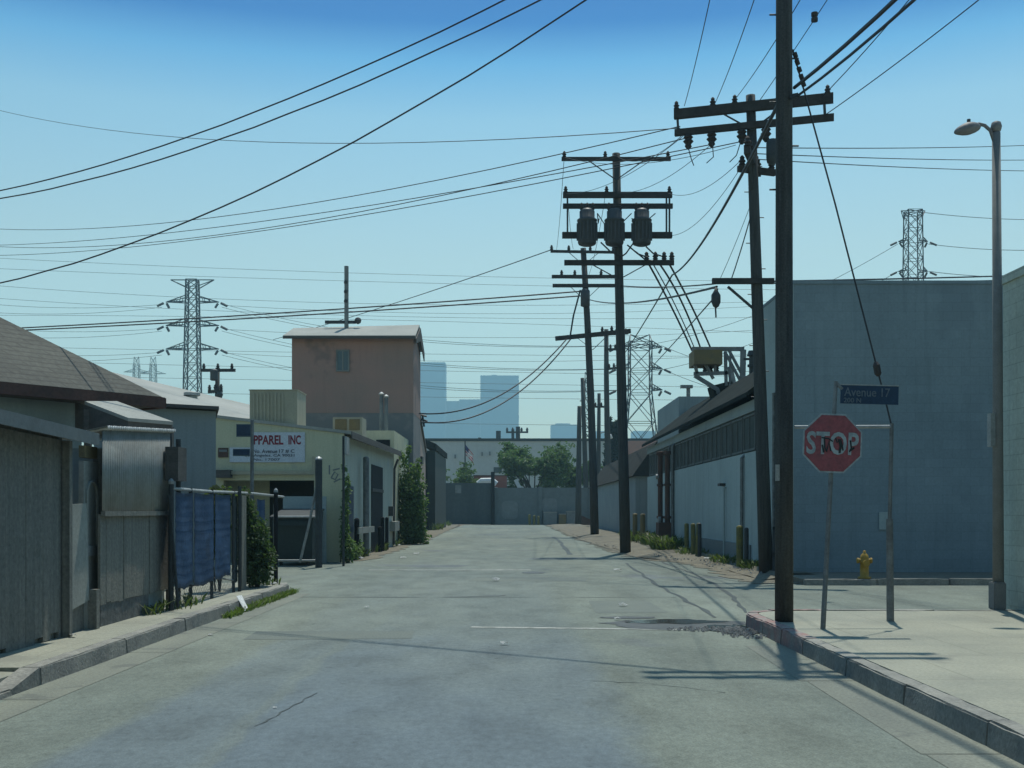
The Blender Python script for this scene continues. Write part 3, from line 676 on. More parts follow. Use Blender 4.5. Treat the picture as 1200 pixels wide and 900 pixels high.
text('lettering', '200 N', .055, 'letter_dim', bd, cc + Vector((-.20, -.006, -.062)), bold=.004, width=.2, tilt=tl)
MB().bar(W(979, 448, 12.85), W(987, 456, 12.85), .03, .03).build('bracket', 'steel', o)

# ------------------------------------------------------------------ utility poles
INS = [(.035, 0), (.07, .03), (.045, .06), (.075, .09), (.04, .13), (.05, .16), (.02, .2)]
def insulator(parent, p, s=1.0, up=1):
    MB().lathe([(r * s, z * s * up) for r, z in INS], p, 8).build('insulator', 'insulator', parent)
def arm(root, c, hw, yaw=0, pitch=0, sec=(.1, .13), ins=(), off=(-1, 1), brace=None, s=1.0, m='arm_wood', name='crossarm'):
    """crossarm centred on c; off: extent on either side in units of hw"""
    d = Vector((math.cos(yaw) * math.cos(pitch), math.sin(yaw) * math.cos(pitch), math.sin(pitch))); c = Vector(c)
    a = MB().bar(c + d * hw * off[0], c + d * hw * off[1], sec[0], sec[1]).build(name, m, root)
    for t in ins: insulator(a, c + d * hw * t + Vector((0, 0, sec[1] / 2)), s)
    if brace:
        drop, reach = brace
        for sg in (-1, 1):
            if off[0] * sg > 0 or off[1] * sg < 0: pass
            if (sg < 0 and off[0] > -.2) or (sg > 0 and off[1] < .2): continue
            MB().bar(c + d * reach * sg - Vector((0, 0, .05)), c - Vector((0, 0, drop)), .05, .03).build('brace', 'dark_steel', root)
    return a, c, d
def shaft(root, p, q, r0, r1, m='pole_wood', bend=(0, 0)):
    p, q = Vector(p), Vector(q)
    k = [p + (q - p) * t + Vector((bend[0], bend[1], 0)) * math.sin(math.pi * t) for t in (0, .25, .5, .75, 1)]
    k[0] = k[0] - Vector((0, 0, .15))
    return MB().tube(k, [r0 + (r1 - r0) * t for t in (0, .25, .5, .75, 1)], 14).build('shaft', m, root, True)
def at_z(p, q, z):
    p, q = Vector(p), Vector(q); return p + (q - p) * ((z - p.z) / (q.z - p.z))
def steps(root, p, q, z0, z1, r, n, sx_=1):
    mb = MB()
    for i in range(n):
        c = at_z(p, q, z0 + (z1 - z0) * i / (n - 1)); s_ = 1 if i % 2 else -1
        mb.tube([c + Vector((s_ * r * .8, 0, 0)), c + Vector((s_ * (r + .05 + r * .3), 0, 0))], .012, 5)
    o = mb.build('step_bolts', 'dark_steel', root); return o

# A: the near fat pole at the kerb
A0, A1 = Vector((3.36, 13.7, .168)), Vector((3.36, 13.7, 9.5))
pa = thing('utility_pole', A0, 'nearest fat wooden utility pole at the kerb, running out of the top of the picture', 'utility pole', 'wooden utility poles')
shaft(pa, A0, A1, .115, .098); steps(pa, A0, A1, 5.5, 8.2, .1, 6)
arm(pa, (3.36, 13.58, 8.95), 1.4, ins=(-.9, -.5, .3, .9), brace=(.7, .6)); arm(pa, (3.36, 13.82, 8.72), 1.4, ins=(-.9, .9))
MB().bar((3.4, 13.58, 6.6), (3.5, 13.58, 6.62), .05, .05).build('cable_bracket', 'dark_steel', pa)
MB().bar((3.25, 13.58, 1.9), (3.25, 13.58, 2.1), .05, .02).build('tag_plate', 'galv', pa)

# B: leaning pole behind it
B0, B1 = W(898, 672, 26.0), W(879.5, 112, 26.0); B0.z = .05
pb = thing('utility_pole', B0, 'second utility pole leaning left, with a tilted double crossarm at its top', 'utility pole', 'wooden utility poles')
shaft(pb, B0, B1, .17, .11); steps(pb, B0, B1, 4.2, 9.6, .13, 10)
yaw = R(-17)
ca = at_z(B0, B1, W(0, 127, 26).z); cb = at_z(B0, B1, W(0, 149, 26).z)
arm(pb, ca + Vector((0, -.13, 0)), 1.82, yaw, ins=(-.97, -.5, -.22, .93), sec=(.13, .22), brace=(.55, .75)); arm(pb, cb + Vector((0, -.13, 0)), 1.82, yaw, sec=(.11, .15))
dd = Vector((math.cos(yaw), math.sin(yaw), 0))
for t_ in (-1.74, 1.62): MB().bar(cb + dd * t_ + Vector((0, -.13, .07)), ca + dd * t_ + Vector((0, -.13, -.1)), .05, .05).build('arm_strut', 'dark_steel', pb)
for t_ in (-1.5, -.95, -.25, .3): insulator(pb, cb + dd * t_ + Vector((0, -.13, -.08)), 1.7, -1)
for q0, q1, q2 in (((806, 171), (810, 186), (813, 194)), ((835, 169), (836, 184), (828, 191)), ((868, 166), (863, 182), (855, 190))):
    MB().tube([W(*q0, 25.85), W(*q1, 25.85), W(*q2, 25.85)], .012, 5).build('jumper_lead', 'wire', pb)
cc_ = at_z(B0, B1, W(0, 190, 26).z)
arm(pb, cc_, .95, R(70), sec=(.14, .16), ins=(-.9, -.55, .6, .9), s=1.3, brace=(.8, .55)); arm(pb, cc_ + Vector((.1, 0, -.2)), .5, R(20), sec=(.12, .14), ins=(-.8, .8), s=1.2)
MB().lathe([(.04, 0), (.12, .05), (.14, .15), (.14, .5), (.1, .58), (.03, .6)], W(905, 193, 25.6), 12).build('cable_splice', 'dark_steel', pb, True)
cl = at_z(B0, B1, W(0, 331, 26).z)
arm(pb, cl + Vector((-.35, -.15, 0)), .72, 0, sec=(.1, .13)); MB().bar(W(853, 336, 25.9), at_z(B0, B1, W(0, 366, 26).z), .05, .05).build('brace', 'dark_steel', pb)
MB().lathe([(.02, 0), (.07, .04), (.11, .14), (.11, .3), (.05, .4), (.02, .48)], W(839, 361, 25.9), 10).build('hanging_splice', 'dark_steel', pb, True)
MB().tube([W(841, 338, 25.9), W(838, 350, 25.9), W(839, 372, 25.9)], .02, 5).build('splice_tail', 'wire', pb)

# C: transformer pole
YC = 40.0
C0, C1 = W(733, 648, YC), W(722, 180, YC); C0.z = .03
pc = thing('utility_pole', C0, 'tall utility pole carrying a rack of three grey transformers', 'utility pole', 'wooden utility poles')
shaft(pc, C0, C1, .2, .14)
def Cz(y): return at_z(C0, C1, W(0, y, YC).z)
arm(pc, Cz(188) + Vector((-.02, -.16, 0)), 1.96, ins=(-.95, -.2, .95), brace=(.75, 1.0), s=1.1)
arm(pc, Cz(230) + Vector((-.0, -.16, 0)), 1.96, sec=(.14, .2), ins=(-.95, -.2, .95), s=1.1)
arm(pc, Cz(243) + Vector((-.0, -.16, 0)), 1.97, sec=(.12, .17)); arm(pc, Cz(277) + Vector((-.05, -.16, 0)), 1.97, sec=(.2, .2))
arm(pc, Cz(309) + Vector((0, -.16, 0)), 1.97, sec=(.12, .18), ins=(.5, .66, .82, .96), brace=(.6, 1.0), s=1.5)
for px_ in (665, 781, 784.5): MB().bar(W(px_, 231, YC - .16), W(px_, 277, YC - .16), .06, .06).build('rack_strut', 'dark_steel', pc)
for px_ in (688, 720, 752):
    p = W(px_, 288, YC - .45)
    t_ = MB().lathe([(.2, 0), (.3, .04), (.33, .1), (.33, .85), (.36, .87), (.36, .92), (.27, .98), (.27, 1.22), (.2, 1.3), (.05, 1.34)], p, 20).build('transformer', 'transformer_grey', pc, True)
    for q in (-.2, 0, .2): MB().lathe([(.05, 0), (.07, .04), (.045, .08), (.07, .12), (.04, .17), (.06, .2), (.02, .26)], p + Vector((q, -.05, 1.26)), 8).build('bushing', 'insulator', t_)
    fins = MB()
    for k in range(9):
        an = math.pi * (1 + k / 8); fins.bar(p + Vector((math.cos(an) * .35, math.sin(an) * .35, .18)), p + Vector((math.cos(an) * .35, math.sin(an) * .35, .8)), .05, .02)
    fins.build('cooling_fins', 'transformer_grey', t_)
mb = MB()
for px_, q in ((700, 702), (740, 716), (700, 716), (768, 740)):
    MB().tube([W(px_, 250, YC - .5), W((px_ + q) / 2, 262, YC - .5), W(q, 256, YC - .5)], .02, 5).build('jumper_lead', 'wire', pc)
for a_, b_ in (((704, 284), (727, 300)), ((742, 285), (725, 303)), ((735, 287), (760, 302)), ((757, 289), (775, 300)), ((745, 295), (765, 306))):
    MB().tube([W(*a_, YC - .3), W((a_[0] + b_[0]) / 2, (a_[1] + b_[1]) / 2 + 3, YC - .3), W(*b_, YC - .3)], .028, 5).build('jumper_lead', 'wire', pc)

# D
YD = 67.0
D0, D1 = W(697, 628, YD), W(683.5, 291, YD); D0.z = .03
pd = thing('utility_pole', D0, 'utility pole with four crossarms, next beyond the transformer pole', 'utility pole', 'wooden utility poles')
shaft(pd, D0, D1, .26, .17, bend=(.1, 0))
def Dz(y): return at_z(D0, D1, W(0, y, YD).z)
arm(pd, Dz(296) + Vector((0, -.2, 0)), 2.0, R(4), sec=(.13, .15), ins=(-.97, -.45, .2, .9), s=1.5, brace=(.8, .9))
arm(pd, Dz(325) + Vector((0, -.2, 0)), 1.98, 0, sec=(.14, .2), ins=(-.7, -.3, .5), s=1.5); arm(pd, Dz(335.5) + Vector((0, -.2, 0)), 1.95, 0, sec=(.14, .2), brace=(.9, .9))
arm(pd, Dz(393) + Vector((.35, -.2, 0)), 2.3, R(-14), R(3.5), sec=(.16, .26), ins=(-.1, .25, .5), s=1.5, brace=(.9, 1.0))
MB().lathe([(.15, 0), (.28, .05), (.28, .95), (.2, 1.05), (.05, 1.1)], Dz(361) + Vector((-.05, -.4, 0)), 14).build('transformer', 'transformer_grey', pd, True)
MB().tube([Dz(341) + Vector((-.3, -.3, 0)), W(672, 370, YD - .3), W(668, 395, YD - .3)], .05, 6).build('riser_cable', 'wire', pd)
# E, F and the far ones
def far_pole(label, base, top, Y, r, arms=(), parts=True, bend=0):
    p0, p1 = W(base[0], 0, Y), W(*top, Y); p0.z = 0
    o = thing('utility_pole', p0, label, 'utility pole', 'wooden utility poles')
    shaft(o, p0, p1, r * 1.25, r * .8, bend=(bend, 0))
    for (y, l, rr, ptch) in arms:
        c = at_z(p0, p1, W(0, y, Y).z); hl = (rr - l) / 2 * Y / F; m_ = ((l + rr) / 2 - CX) * Y / F
        arm(o, Vector((m_, Y - r - .08, c.z)), hl, 0, ptch, sec=(.14, .22), ins=(-.8, 0, .8), s=2.0)
    return o
pf = far_pole('slim bowed pole standing between the crossarm pole and the transformer pole', (716, 612), (710.5, 386), 112, .28, ((392, 707, 736, R(3)), (410, 708, 722, 0), (432, 712, 726, R(8))), bend=-.15)
far_pole('short bare pole in front of the far wall, left of the crossarm pole', (677.5, 615), (679, 476), 113, .26)
far_pole('tall thin bare pole close behind the crossarm pole', (688, 612), (682.5, 443), 125, .26)
pe = far_pole('thin pole with one crossarm and a white lamp, right of the crossarm pole', (701, 612), (702, 461), 128, .24, ((477, 696, 713, 0),))
q = W(702, 508, 128); MB().tube([q, W(709, 506, 127.5), W(713, 509, 127)], .07, 6).build('lamp_arm', 'galv', pe)
MB().tube([W(712, 508, 127), W(715, 511, 127), W(717, 514, 127)], [.12, .22, .12], 8).build('lamp_head', 'white_paint', pe)
pq = far_pole('pole with a transformer rising behind the pale roofs at the left', (253, 620), (255, 431), 82, .2, ((434.5, 236, 277, 0), (459, 245, 262, R(4))))
MB().lathe([(.2, 0), (.3, .05), (.3, .75), (.1, .85)], W(251, 446, 81.3), 12).build('transformer', 'transformer_grey', pq)
MB().lathe([(.15, 0), (.25, .3), (.15, .5)], W(257.5, 467, 81.3), 10).build('splice_case', 'dark_steel', pq)
o = thing('utility_pole', W(606, 598, 230), 'twin legged pole frame showing just above the far white building', 'utility pole', 'wooden utility poles')
mb = MB(); mb.tube([W(601, 598, 230), W(601, 503, 230)], .3, 8); mb.tube([W(607, 598, 230), W(607, 500, 230)], .45, 8); mb.build('shaft', 'pole_wood', o)
arm(o, W(606, 506.5, 229.5), 2.3, 0, sec=(.3, .35), ins=(-.9, -.4, .4, .9), s=4)
o = MB().tube([W(584, 598, 205), W(584, 505, 205)], .45, 8).build('flue', 'dark_steel'); tag(o, 'short dark flue standing up from the roof of the far white building', 'chimney')

# guy wire of pole A with its strut and guard
o = thing('guy_wire_post', (4.72, 13.75, .168), 'grey guy wire guard post tied to the nearest pole by a level strut', 'guy post')
gt = W(1045, 500, 13.75)
MB().tube([W(929, 58, 13.7), W(979, 240, 13.72), W(1027, 428, 13.74), W(1039, 475, 13.75), gt, W(1043.5, 612, 13.75)], .011, 6).build('guy_cable', 'wire', o)
MB().tube([W(931, 500.5, 13.72), gt], .021, 8).build('strut', 'galv', o)
MB().tube([gt + Vector((0, 0, .04)), W(1042.5, 612, 13.75)], .026, 8).build('upper_tube', 'steel', o)
MB().tube([W(1042.5, 608, 13.75), Vector((4.69, 13.75, .1))], [.042, .048], 10).build('guard', 'steel', o)
MB().tube([W(1026, 424, 13.74), W(1027, 428, 13.74), W(1029, 438, 13.745), W(1029.5, 441, 13.745)], [.02, .045, .045, .02], 8).build('strain_insulator', 'insulator', o)
mb = MB()
for k in range(5): p = W(931 + k * 2.4, 62 + k * 8.5, 13.7); mb.tube([p, p + Vector((.02, 0, -.055))], [.03, .03], 8)
mb.build('upper_insulator', 'insulator', o)

# ------------------------------------------------------------------ wires
def wire(name, label, p0, p1, sag=None, mid=None, r=.012, group=None, n=28, seg=5, lump=0):
    p0, p1 = Vector(p0), Vector(p1)
    if mid is not None:
        best = None
        for i in range(1, 400):
            q = p0.lerp(p1, i / 400); d = abs(CX + q.x * F / q.y - mid[0])
            if best is None or d < best[0]: best = (d, i / 400)
        t = best[1]; q = p0.lerp(p1, t); z = HC + (HY - mid[1]) * q.y / F
        sag = (q.z - z) / (4 * t * (1 - t))
    pts = []
    for i in range(n + 1):
        t = i / n; q = p0.lerp(p1, t); q.z -= 4 * sag * t * (1 - t)
        if lump and 0 < i < n: q.z += random.uniform(-lump, lump)
        pts.append(q)
    o = MB().tube(pts, r, seg).build(name, 'wire')
    return tag(o, label, 'wire', group)
g1 = 'thick service cables crossing the street overhead'
wire('overhead_cable', 'uppermost thick black cable sweeping from upper left to the top edge', W(-170, 247, 24), W(919, -178, 13.6), mid=(300, 131), r=.0125, group=g1, lump=.006)
wire('overhead_cable', 'second thick black cable, twisting round the uppermost one at left', W(-170, 249, 24), W(919, -156, 13.55), mid=(260, 163), r=.0125, group=g1, lump=.006)
wire('overhead_cable', 'lowest of the three thick black cables sweeping to the top edge', W(-170, 356, 21), W(919, -168, 13.6), mid=(380, 184), r=.0125, group=g1, lump=.006)
wire('overhead_wire', 'thin wire sloping down from the left edge to the tilted double crossarm', W(-120, 92, 62), W(797, 150, 26.4), mid=(400, 168), r=.011)
g2 = 'thin wires running from the leaning pole to the left edge'
for i, (a, m_, b) in enumerate((((-120, 254), (400, 232), (797, 148)), ((-120, 273), (400, 252), (803, 162)), ((-120, 285), (400, 246), (835, 169)), ((-120, 296), (400, 256), (868, 166)))):
    wire('overhead_wire', 'thin wire running from the leaning pole down to the left edge, above the red tower', W(*a, 70), W(*b, 26.4), mid=m_, r=.013, group=g2)
g3 = 'dark telephone cables strung level across the street'
wire('telephone_cable', 'upper of the paired dark cables crossing just above the red tower', W(-120, 391, 78), W(686, 341, YD), mid=(400, 362), r=.045, group=g3)
wire('telephone_cable', 'lower of the paired dark cables crossing just above the red tower', W(-120, 393, 78), W(690, 346, YD), mid=(400, 366.5), r=.045, group=g3)
wire('telephone_cable', 'dark cable from the four armed pole to the low arm of the leaning pole', W(690, 351, YD), W(840, 336, 26), sag=.3, r=.03, group=g3)
wire('telephone_cable', 'dark cable from the transformer pole to the low arm of the leaning pole', W(728, 335, YC), W(876, 328, 26), sag=.1, r=.02, group=g3)
wire('telephone_cable', 'upper dark cable passing over the parapet of the grey block building', W(888, 330, 26), W(1320, 318, 42), mid=(1040, 327), r=.022, group=g3)
wire('telephone_cable', 'lower dark cable passing over the parapet of the grey block building', W(888, 332, 26), W(1320, 323, 42), mid=(1040, 331), r=.02, group=g3)
g4 = 'three level thin wires at the right'
for a, b, lb in ((174, 163, 'uppermost of three thin level wires behind the street lamp'), (181, 184, 'middle of three thin level wires behind the street lamp'), (187.5, 199, 'lowest of three thin level wires behind the street lamp')):
    wire('overhead_wire', lb, W(884, a - 1, 26), W(1320, b, 52), sag=.15, r=.012, group=g4)
g5 = 'thin wires rising from the tilted crossarm to the nearest pole'
for a, b, lb in (((802, 124), (851, -92), 'leftmost thin wire rising steeply from the tilted crossarm'), ((838, 121), (914, -92), 'second thin wire rising from the tilted crossarm'), ((861, 117), (990, -92), 'third thin wire rising from the tilted crossarm, behind the nearest pole')):
    wire('overhead_wire', lb, W(*a, 26), W(*b, 13.6), sag=.12, r=.008, group=g5)
wire('overhead_wire', 'thin wire rising right from the right end of the tilted crossarm', W(962, 115, 25.4), W(1150, -105, 19), sag=.1, r=.011)
wire('overhead_wire', 'rightmost thin wire rising from the lower tilted crossarm to the top edge', W(968, 134, 25.4), W(1330, -150, 16), sag=.1, r=.011)
j = wire('overhead_wire', 'thin wire with a dark strain insulator, just right of the nearest pole', W(886, 124, 26), W(1030, -95, 20), sag=.05, r=.009)
MB().lathe([(.02, -.1), (.07, -.09), (.07, -.02), (.04, 0), (.07, .02), (.07, .09), (.02, .1)], W(954.5, 20, 23.0), 10).build('insulator', 'insulator', j)
wire('overhead_cable', 'upper of two fat cables rising from the nearest pole to the upper right', (3.46, 13.6, 6.72), (3.35, -16, 7.0), sag=1.45, r=.022, group=g1)
wire('overhead_cable', 'lower of two fat cables rising from the nearest pole to the upper right', (3.5, 13.6, 6.62), (3.42, -16, 6.95), sag=1.5, r=.016, group=g1)
wire('overhead_cable', 'fat black cable dipping from the nearest pole to the arm below the transformers', W(912, 122, 13.7), W(788, 322, YC), mid=(868, 207), r=.026)
wire('overhead_wire', 'thin wire continuing from the transformer pole down to the slim bowed pole', W(788, 322, YC), W(712, 440, 112), sag=.3, r=.03)
wire('overhead_wire', 'thin wire dropping from the hanging splice towards the slim bowed pole', W(836, 350, 26), W(733, 458, 112), sag=.2, r=.018)
wire('overhead_wire', 'steep thin wire from the leaning pole down to its own low arm', W(880, 252, 25.9), W(855, 333, 25.8), sag=.05, r=.014)
wire('overhead_wire', 'fainter steep wire left of the low arm of the leaning pole', W(878, 244, 25.9), W(841, 333, 25.8), sag=.05, r=.007)
g6 = 'service drops from the four armed pole to the red tower'
wire('service_drop', 'upper service drop sagging from the four armed pole to the red tower', W(664, 397.5, YD), W(486, 484, 58), mid=(590, 461), r=.04, group=g6)
wire('service_drop', 'lower service drop sagging from the four armed pole past the red tower', W(669, 397, YD), W(490, 494, 59), mid=(590, 472), r=.04, group=g6)
g7 = 'four cables bending down to the rooftop box'
for i, (a, m_, b) in enumerate((((760, 309), (783, 352), (811, 411)), ((765, 309), (788, 351), (815, 411)), ((772, 308), (797, 350), (822, 411)), ((783, 307), (806, 350), (834, 411)))):
    wire('feeder_cable', ('leftmost' if i == 0 else 'second' if i == 1 else 'third' if i == 2 else 'rightmost') + ' of four black cables bending down to the rooftop yellow box', W(*a, YC - .2), W(*b, 44.3), mid=m_, r=.036 if i != 1 else .022, group=g7)
wire('overhead_wire', 'faint wire slanting down left from the four armed pole behind the red tower', W(648, 292, YD), W(320, 398, 120), mid=(500, 343), r=.03)
g8 = 'thin leads between the transformer pole and the four armed pole'
for a, b in (((661, 186), (652, 294)), ((710, 225), (690, 322)), ((665, 227), (672, 292))):
    wire('overhead_wire', 'hair thin lead falling from the transformer pole to the pole behind', W(*a, YC), W(*b, YD), sag=.4, r=.011, group=g8)
g9 = 'thin wires between the leaning pole and the transformer pole'
for a, b in (((800, 160), (662, 227)), ((838, 165), (722, 226)), ((866, 190), (782, 226)), ((866, 200), (787, 276)), ((800, 158), (724, 184)), ((862, 170), (660, 184))):
    wire('overhead_wire', 'thin wire strung between the leaning pole and the transformer pole', W(*a, 25.9), W(*b, YC), sag=.35, r=.008, group=g9)

# ------------------------------------------------------------------ lattice towers
def lattice(label, cx, ytop, ybase, Y, wt, wb, levels, armw, top='bar', group='steel lattice towers', r=.1, bays=14, spread_from=None, ins=True, yaw=0.0):
    """towers in pixel sizes at distance Y (cx, ytop, ybase, wt, wb, armw are photo pixels)"""
    k = Y / F
    base = W(cx, HY, Y); base.z = 0
    zt = HC + (HY - ytop) * k; zb = HC + (HY - ybase) * k
    o = thing('lattice_tower', base, label, 'pylon', group)
    def hw(z):
        t = (z - 0) / zt
        if spread_from is not None:
            zs = HC + (HY - spread_from) * k
            return (wt / 2 if z >= zs else wt / 2 + (wb - wt) / 2 * (zs - z) / zs) * k
        return (wb + (wt - wb) * t) / 2 * k
    def corner(z, i):
        a = hw(z); sx_, sy_ = ((-1, -1), (1, -1), (1, 1), (-1, 1))[i]
        x_, y_ = sx_ * a, sy_ * a
        return Vector((base.x + x_ * math.cos(yaw) - y_ * math.sin(yaw), Y + x_ * math.sin(yaw) + y_ * math.cos(yaw), z))
    mb = MB(); zs = [0]; z = 0
    while z < zt - .5:
        z += max(2.0, hw(z) * 2 * 1.05); zs.append(min(z, zt))
    for a, b in zip(zs, zs[1:]):
        for i in range(4):
            mb.bar(corner(a, i), corner(b, i), r * 2, r * 2)
            jn = (i + 1) % 4
            mb.bar(corner(a, i), corner(b, jn), r * 1.1, r * 1.1); mb.bar(corner(a, jn), corner(b, i), r * 1.1, r * 1.1)
            mb.bar(corner(b, i), corner(b, jn), r, r)
    mb.build('mast', 'lattice', o)
    for y in levels:
        za = HC + (HY - y) * k; rise = 8.5 * k * (armw / 38)
        ar = MB(); tips = []
        for sg in (-1, 1):
            i0, i1 = ((0, 3) if sg < 0 else (1, 2))
            tip = Vector((base.x + sg * armw * k * math.cos(yaw), Y + sg * armw * k * math.sin(yaw), za)); tips.append(tip)
            for i in (i0, i1):
                ar.bar(corner(za, i), tip, r * 1.6, r * 1.6); ar.bar(corner(za + rise, i), tip, r * 1.3, r * 1.3)
                for t in (.3, .6): ar.bar(corner(za, i).lerp(tip, t), corner(za + rise, i).lerp(tip, t * .8), r, r)
            ar.bar(corner(za, i0), corner(za, i1).lerp(tip, .5), r, r)
        a_ = ar.build('crossarm', 'lattice', o)
        if ins:
            for tip, sg in zip(tips, (-1, 1)):
                for dx, dz in ((sg * 10 * k, -5 * k), (-sg * 4 * k, -7 * k)):
                    q = tip + Vector((dx, -.3, dz)); MB().tube([tip.lerp(q, .25), q], r * 2.2, 6).build('insulator_string', 'insulator', a_)
    tb = MB()
    if top == 'bar':
        l, rr = Vector((base.x - armw * .82 * k, Y, zt)), Vector((base.x + armw * .82 * k, Y, zt))
        tb.bar(l, rr, r * 1.6, r * 1.6)
        for p, c_ in ((l, (0, 3)), (rr, (1, 2))):
            for i in c_: tb.bar(p, corner(zt - 9 * k, i), r * 1.4, r * 1.4)
    else:
        for sx_ in (-1, 1):
            p = Vector((base.x + sx_ * wt * .45 * k, Y, zt + 10 * k))
            for i in range(4): tb.bar(corner(zt, i), p, r * 1.3, r * 1.3)
    tb.build('earth_wire_peak', 'lattice', o)
    return o
lattice('large steel lattice tower with three arm levels behind the pale roofs at left', 225.5, 328, 470, 300, 12, 22, (354, 381.5, 409), 31, r=.15)
lattice('left one of the small distant twin lattice towers above the shingled roof', 160, 428, 470, 560, 6, 12, (436,), 15, 'peak', r=.10, ins=False)
lattice('right one of the small distant twin lattice towers above the shingled roof', 179.5, 428, 470, 560, 6, 12, (438,), 15, 'peak', r=.10, ins=False)
lattice('steel lattice tower with flared top rising behind the grey block building', 1070, 247, 470, 185, 16, 24, (283, 318), 17, 'bar', r=.075, ins=True)
lattice('broad steel lattice tower with splayed legs behind the warehouse', 750, 402, 520, 230, 25, 62, (407, 432, 457), 26, 'peak', r=.11, spread_from=470)
lattice('slim distant lattice tower hidden among the far poles', 688.5, 446, 530, 260, 6, 8, (470, 500), 9, 'peak', r=.1, ins=False)

g10 = 'faint transmission wires far across the sky'
LB = 'faint distant transmission wire strung across the hazy sky'
far_w = []
for a, b in ((357, 405), (385, 432), (413, 457)):
    far_w += [((264, a), 300, (728, b), 230, 3.5), ((260, a + 3), 300, (770, b - 2), 230, 4.2), ((188, a), 300, (-150, a - 22), 320, 3), ((190, a + 3), 300, (-150, a - 8), 300, 3), ((264, a + 1), 300, (1330, a - 46), 330, 7)]
for a, b, c in ((294, 316, 330), (308, 326, 340), (322, 352, 352), (338, 366, 371), (402, 412, 418), (418, 430, 442), (436, 445, 455), (452, 462, 470), (370, 372, 392), (478, 492, 500)):
    far_w.append(((-150, a), 340, (940, c), 300, None, (300, b)))
for a in (286, 318): far_w += [((1052, a), 185, (760, a + 118), 230, 2.5), ((1088, a), 185, (1330, a - 2), 190, 1.2)]
far_w += [((1083, 249), 185, (1330, 252), 190, 1), ((775, 405), 230, (930, 440), 240, 1.5), ((775, 432), 230, (930, 470), 240, 1.5)]
for f in far_w:
    wire('transmission_wire', LB, W(*f[0], f[1]), W(*f[2], f[3]), sag=f[4], mid=f[5] if len(f) > 5 else None, r=.05, group=g10, n=20, seg=4)

# ------------------------------------------------------------------ left side: near shed, house, corrugated lean-to
FX = -4.9
o = thing('wooden_shed', (-6, 9, .15), 'dark weathered plank shed with a low metal roof at the left edge', 'shed')
mb = MB(); y = 2.0; rnd = random.Random(9)
while y < 12.15:
    wd = rnd.uniform(.16, .24); mb.box(FX - .04, FX + rnd.uniform(0, .007), y, min(y + wd - .003, 12.2), rnd.uniform(.15, .24), 2.5 - (y - 2) * .02); y += wd
mb.box(-8, FX - .045, 2, 12.2, .15, 2.46); mb.build('plank_wall', 'shed_wood', o)
MB().slab([(-4.62, 1.6, 2.60), (-4.62, 12.35, 2.34), (-8.2, 12.35, 2.95), (-8.2, 1.6, 3.2)], (0, 0, .05)).build('roof', 'metal_roof', o)
MB().slab([(-4.60, 1.6, 2.52), (-4.60, 12.37, 2.26), (-4.60, 12.37, 2.395), (-4.60, 1.6, 2.655)], (-.018, 0, 0)).build('fascia', 'metal_roof', o)
MB().bar((-4.85, 12.1, .15), (-4.85, 12.1, 2.3), .08, .08).build('corner_post', 'shed_wood', o)
MB().slab([(FX - .02, 12.28, .42), (FX - .02, 12.86, .5), (FX - .05, 12.86, 1.62), (FX - .05, 12.30, 1.60)], (.02, 0, 0)).build('side_sheet', 'panel_grey', o)
MB().box(FX - .25, FX - .06, 12.3, 12.85, .15, .6).build('lower_board', 'shed_wood', o)
MB().bar((FX + .03, 12.92, .15), (FX + .03, 12.92, .62), .1, .1).build('stub_post', 'shed_wood', o)
# door
o = thing('yard_door', (FX - .1, 13.15, .15), 'grey yard door with an arched upper panel left of the corrugated wall', 'door')
MB().box(FX - .16, FX - .1, 12.95, 13.42, .16, 2.12).build('leaf', 'panel_grey', o)
ar = [(FX - .09, 13.02 + .16 + .16 * math.cos(a), 1.72 + .16 * math.sin(a)) for a in [math.pi * k / 8 for k in range(9)]]
MB().tube([(FX - .09, 13.34, 1.1)] + ar + [(FX - .09, 13.02, 1.1)], .018, 6).build('arched_moulding', 'panel_grey', o)
MB().box(FX - .1, FX - .075, 12.98, 13.38, 1.0, 1.12).build('rail', 'galv', o)
MB().box(FX - .17, FX - .05, 13.42, 13.5, .16, 2.28).build('jamb', 'shed_wood', o)
MB().box(FX - .17, FX - .1, 12.98, 13.38, 2.16, 2.3).build('transom', 'box_yellow', o)
# corrugated wall
o = thing('corrugated_shed', (-5.6, 14.6, .15), 'lean-to of rusty corrugated sheet over old planks with a bright scalloped top edge', 'shed')
def corr(y0, y1, z0, z1, x0, amp=.018, per=.076, zt2=None):
    mb = MB(); n = int((y1 - y0) / (per / 6)); prev = None
    for i in range(n + 1):
        y = y0 + (y1 - y0) * i / n; x_ = x0 + amp * math.sin(2 * math.pi * y / per); zt = z1 + ((zt2 or z1) - z1) * i / n
        row = [mb.bm.verts.new((x_, y, z0)), mb.bm.verts.new((x_ + .0, y, zt)), mb.bm.verts.new((x_ - .004, y, zt)), mb.bm.verts.new((x_ - .004, y, z0))]
        if prev:
            for a in range(4): mb.bm.faces.new((prev[a], prev[(a + 1) % 4], row[(a + 1) % 4], row[a]))
        prev = row
    return mb
corr(13.12, 15.7, 1.52, 2.50, FX + .06, zt2=2.66, amp=.007).build('sheet', 'corrugated', o, True)
e_ = MB(); n_ = 120; prev = None
for i in range(n_ + 1):
    y = 13.08 + 2.66 * i / n_; x_ = FX + .02 + .0 * i; zc = 2.52 + .15 * i / n_ + .012 * math.sin(2 * math.pi * y / .076)
    row = [e_.bm.verts.new(p) for p in ((FX + .13, y, zc - .01), (FX + .13, y, zc + .012), (FX - .5, y, zc - .12), (FX - .5, y, zc - .14))]
    if prev:
        for a in range(4): e_.bm.faces.new((prev[a], prev[(a + 1) % 4], row[(a + 1) % 4], row[a]))
    prev = row
e_.build('roof_sheet', 'white_edge', o)
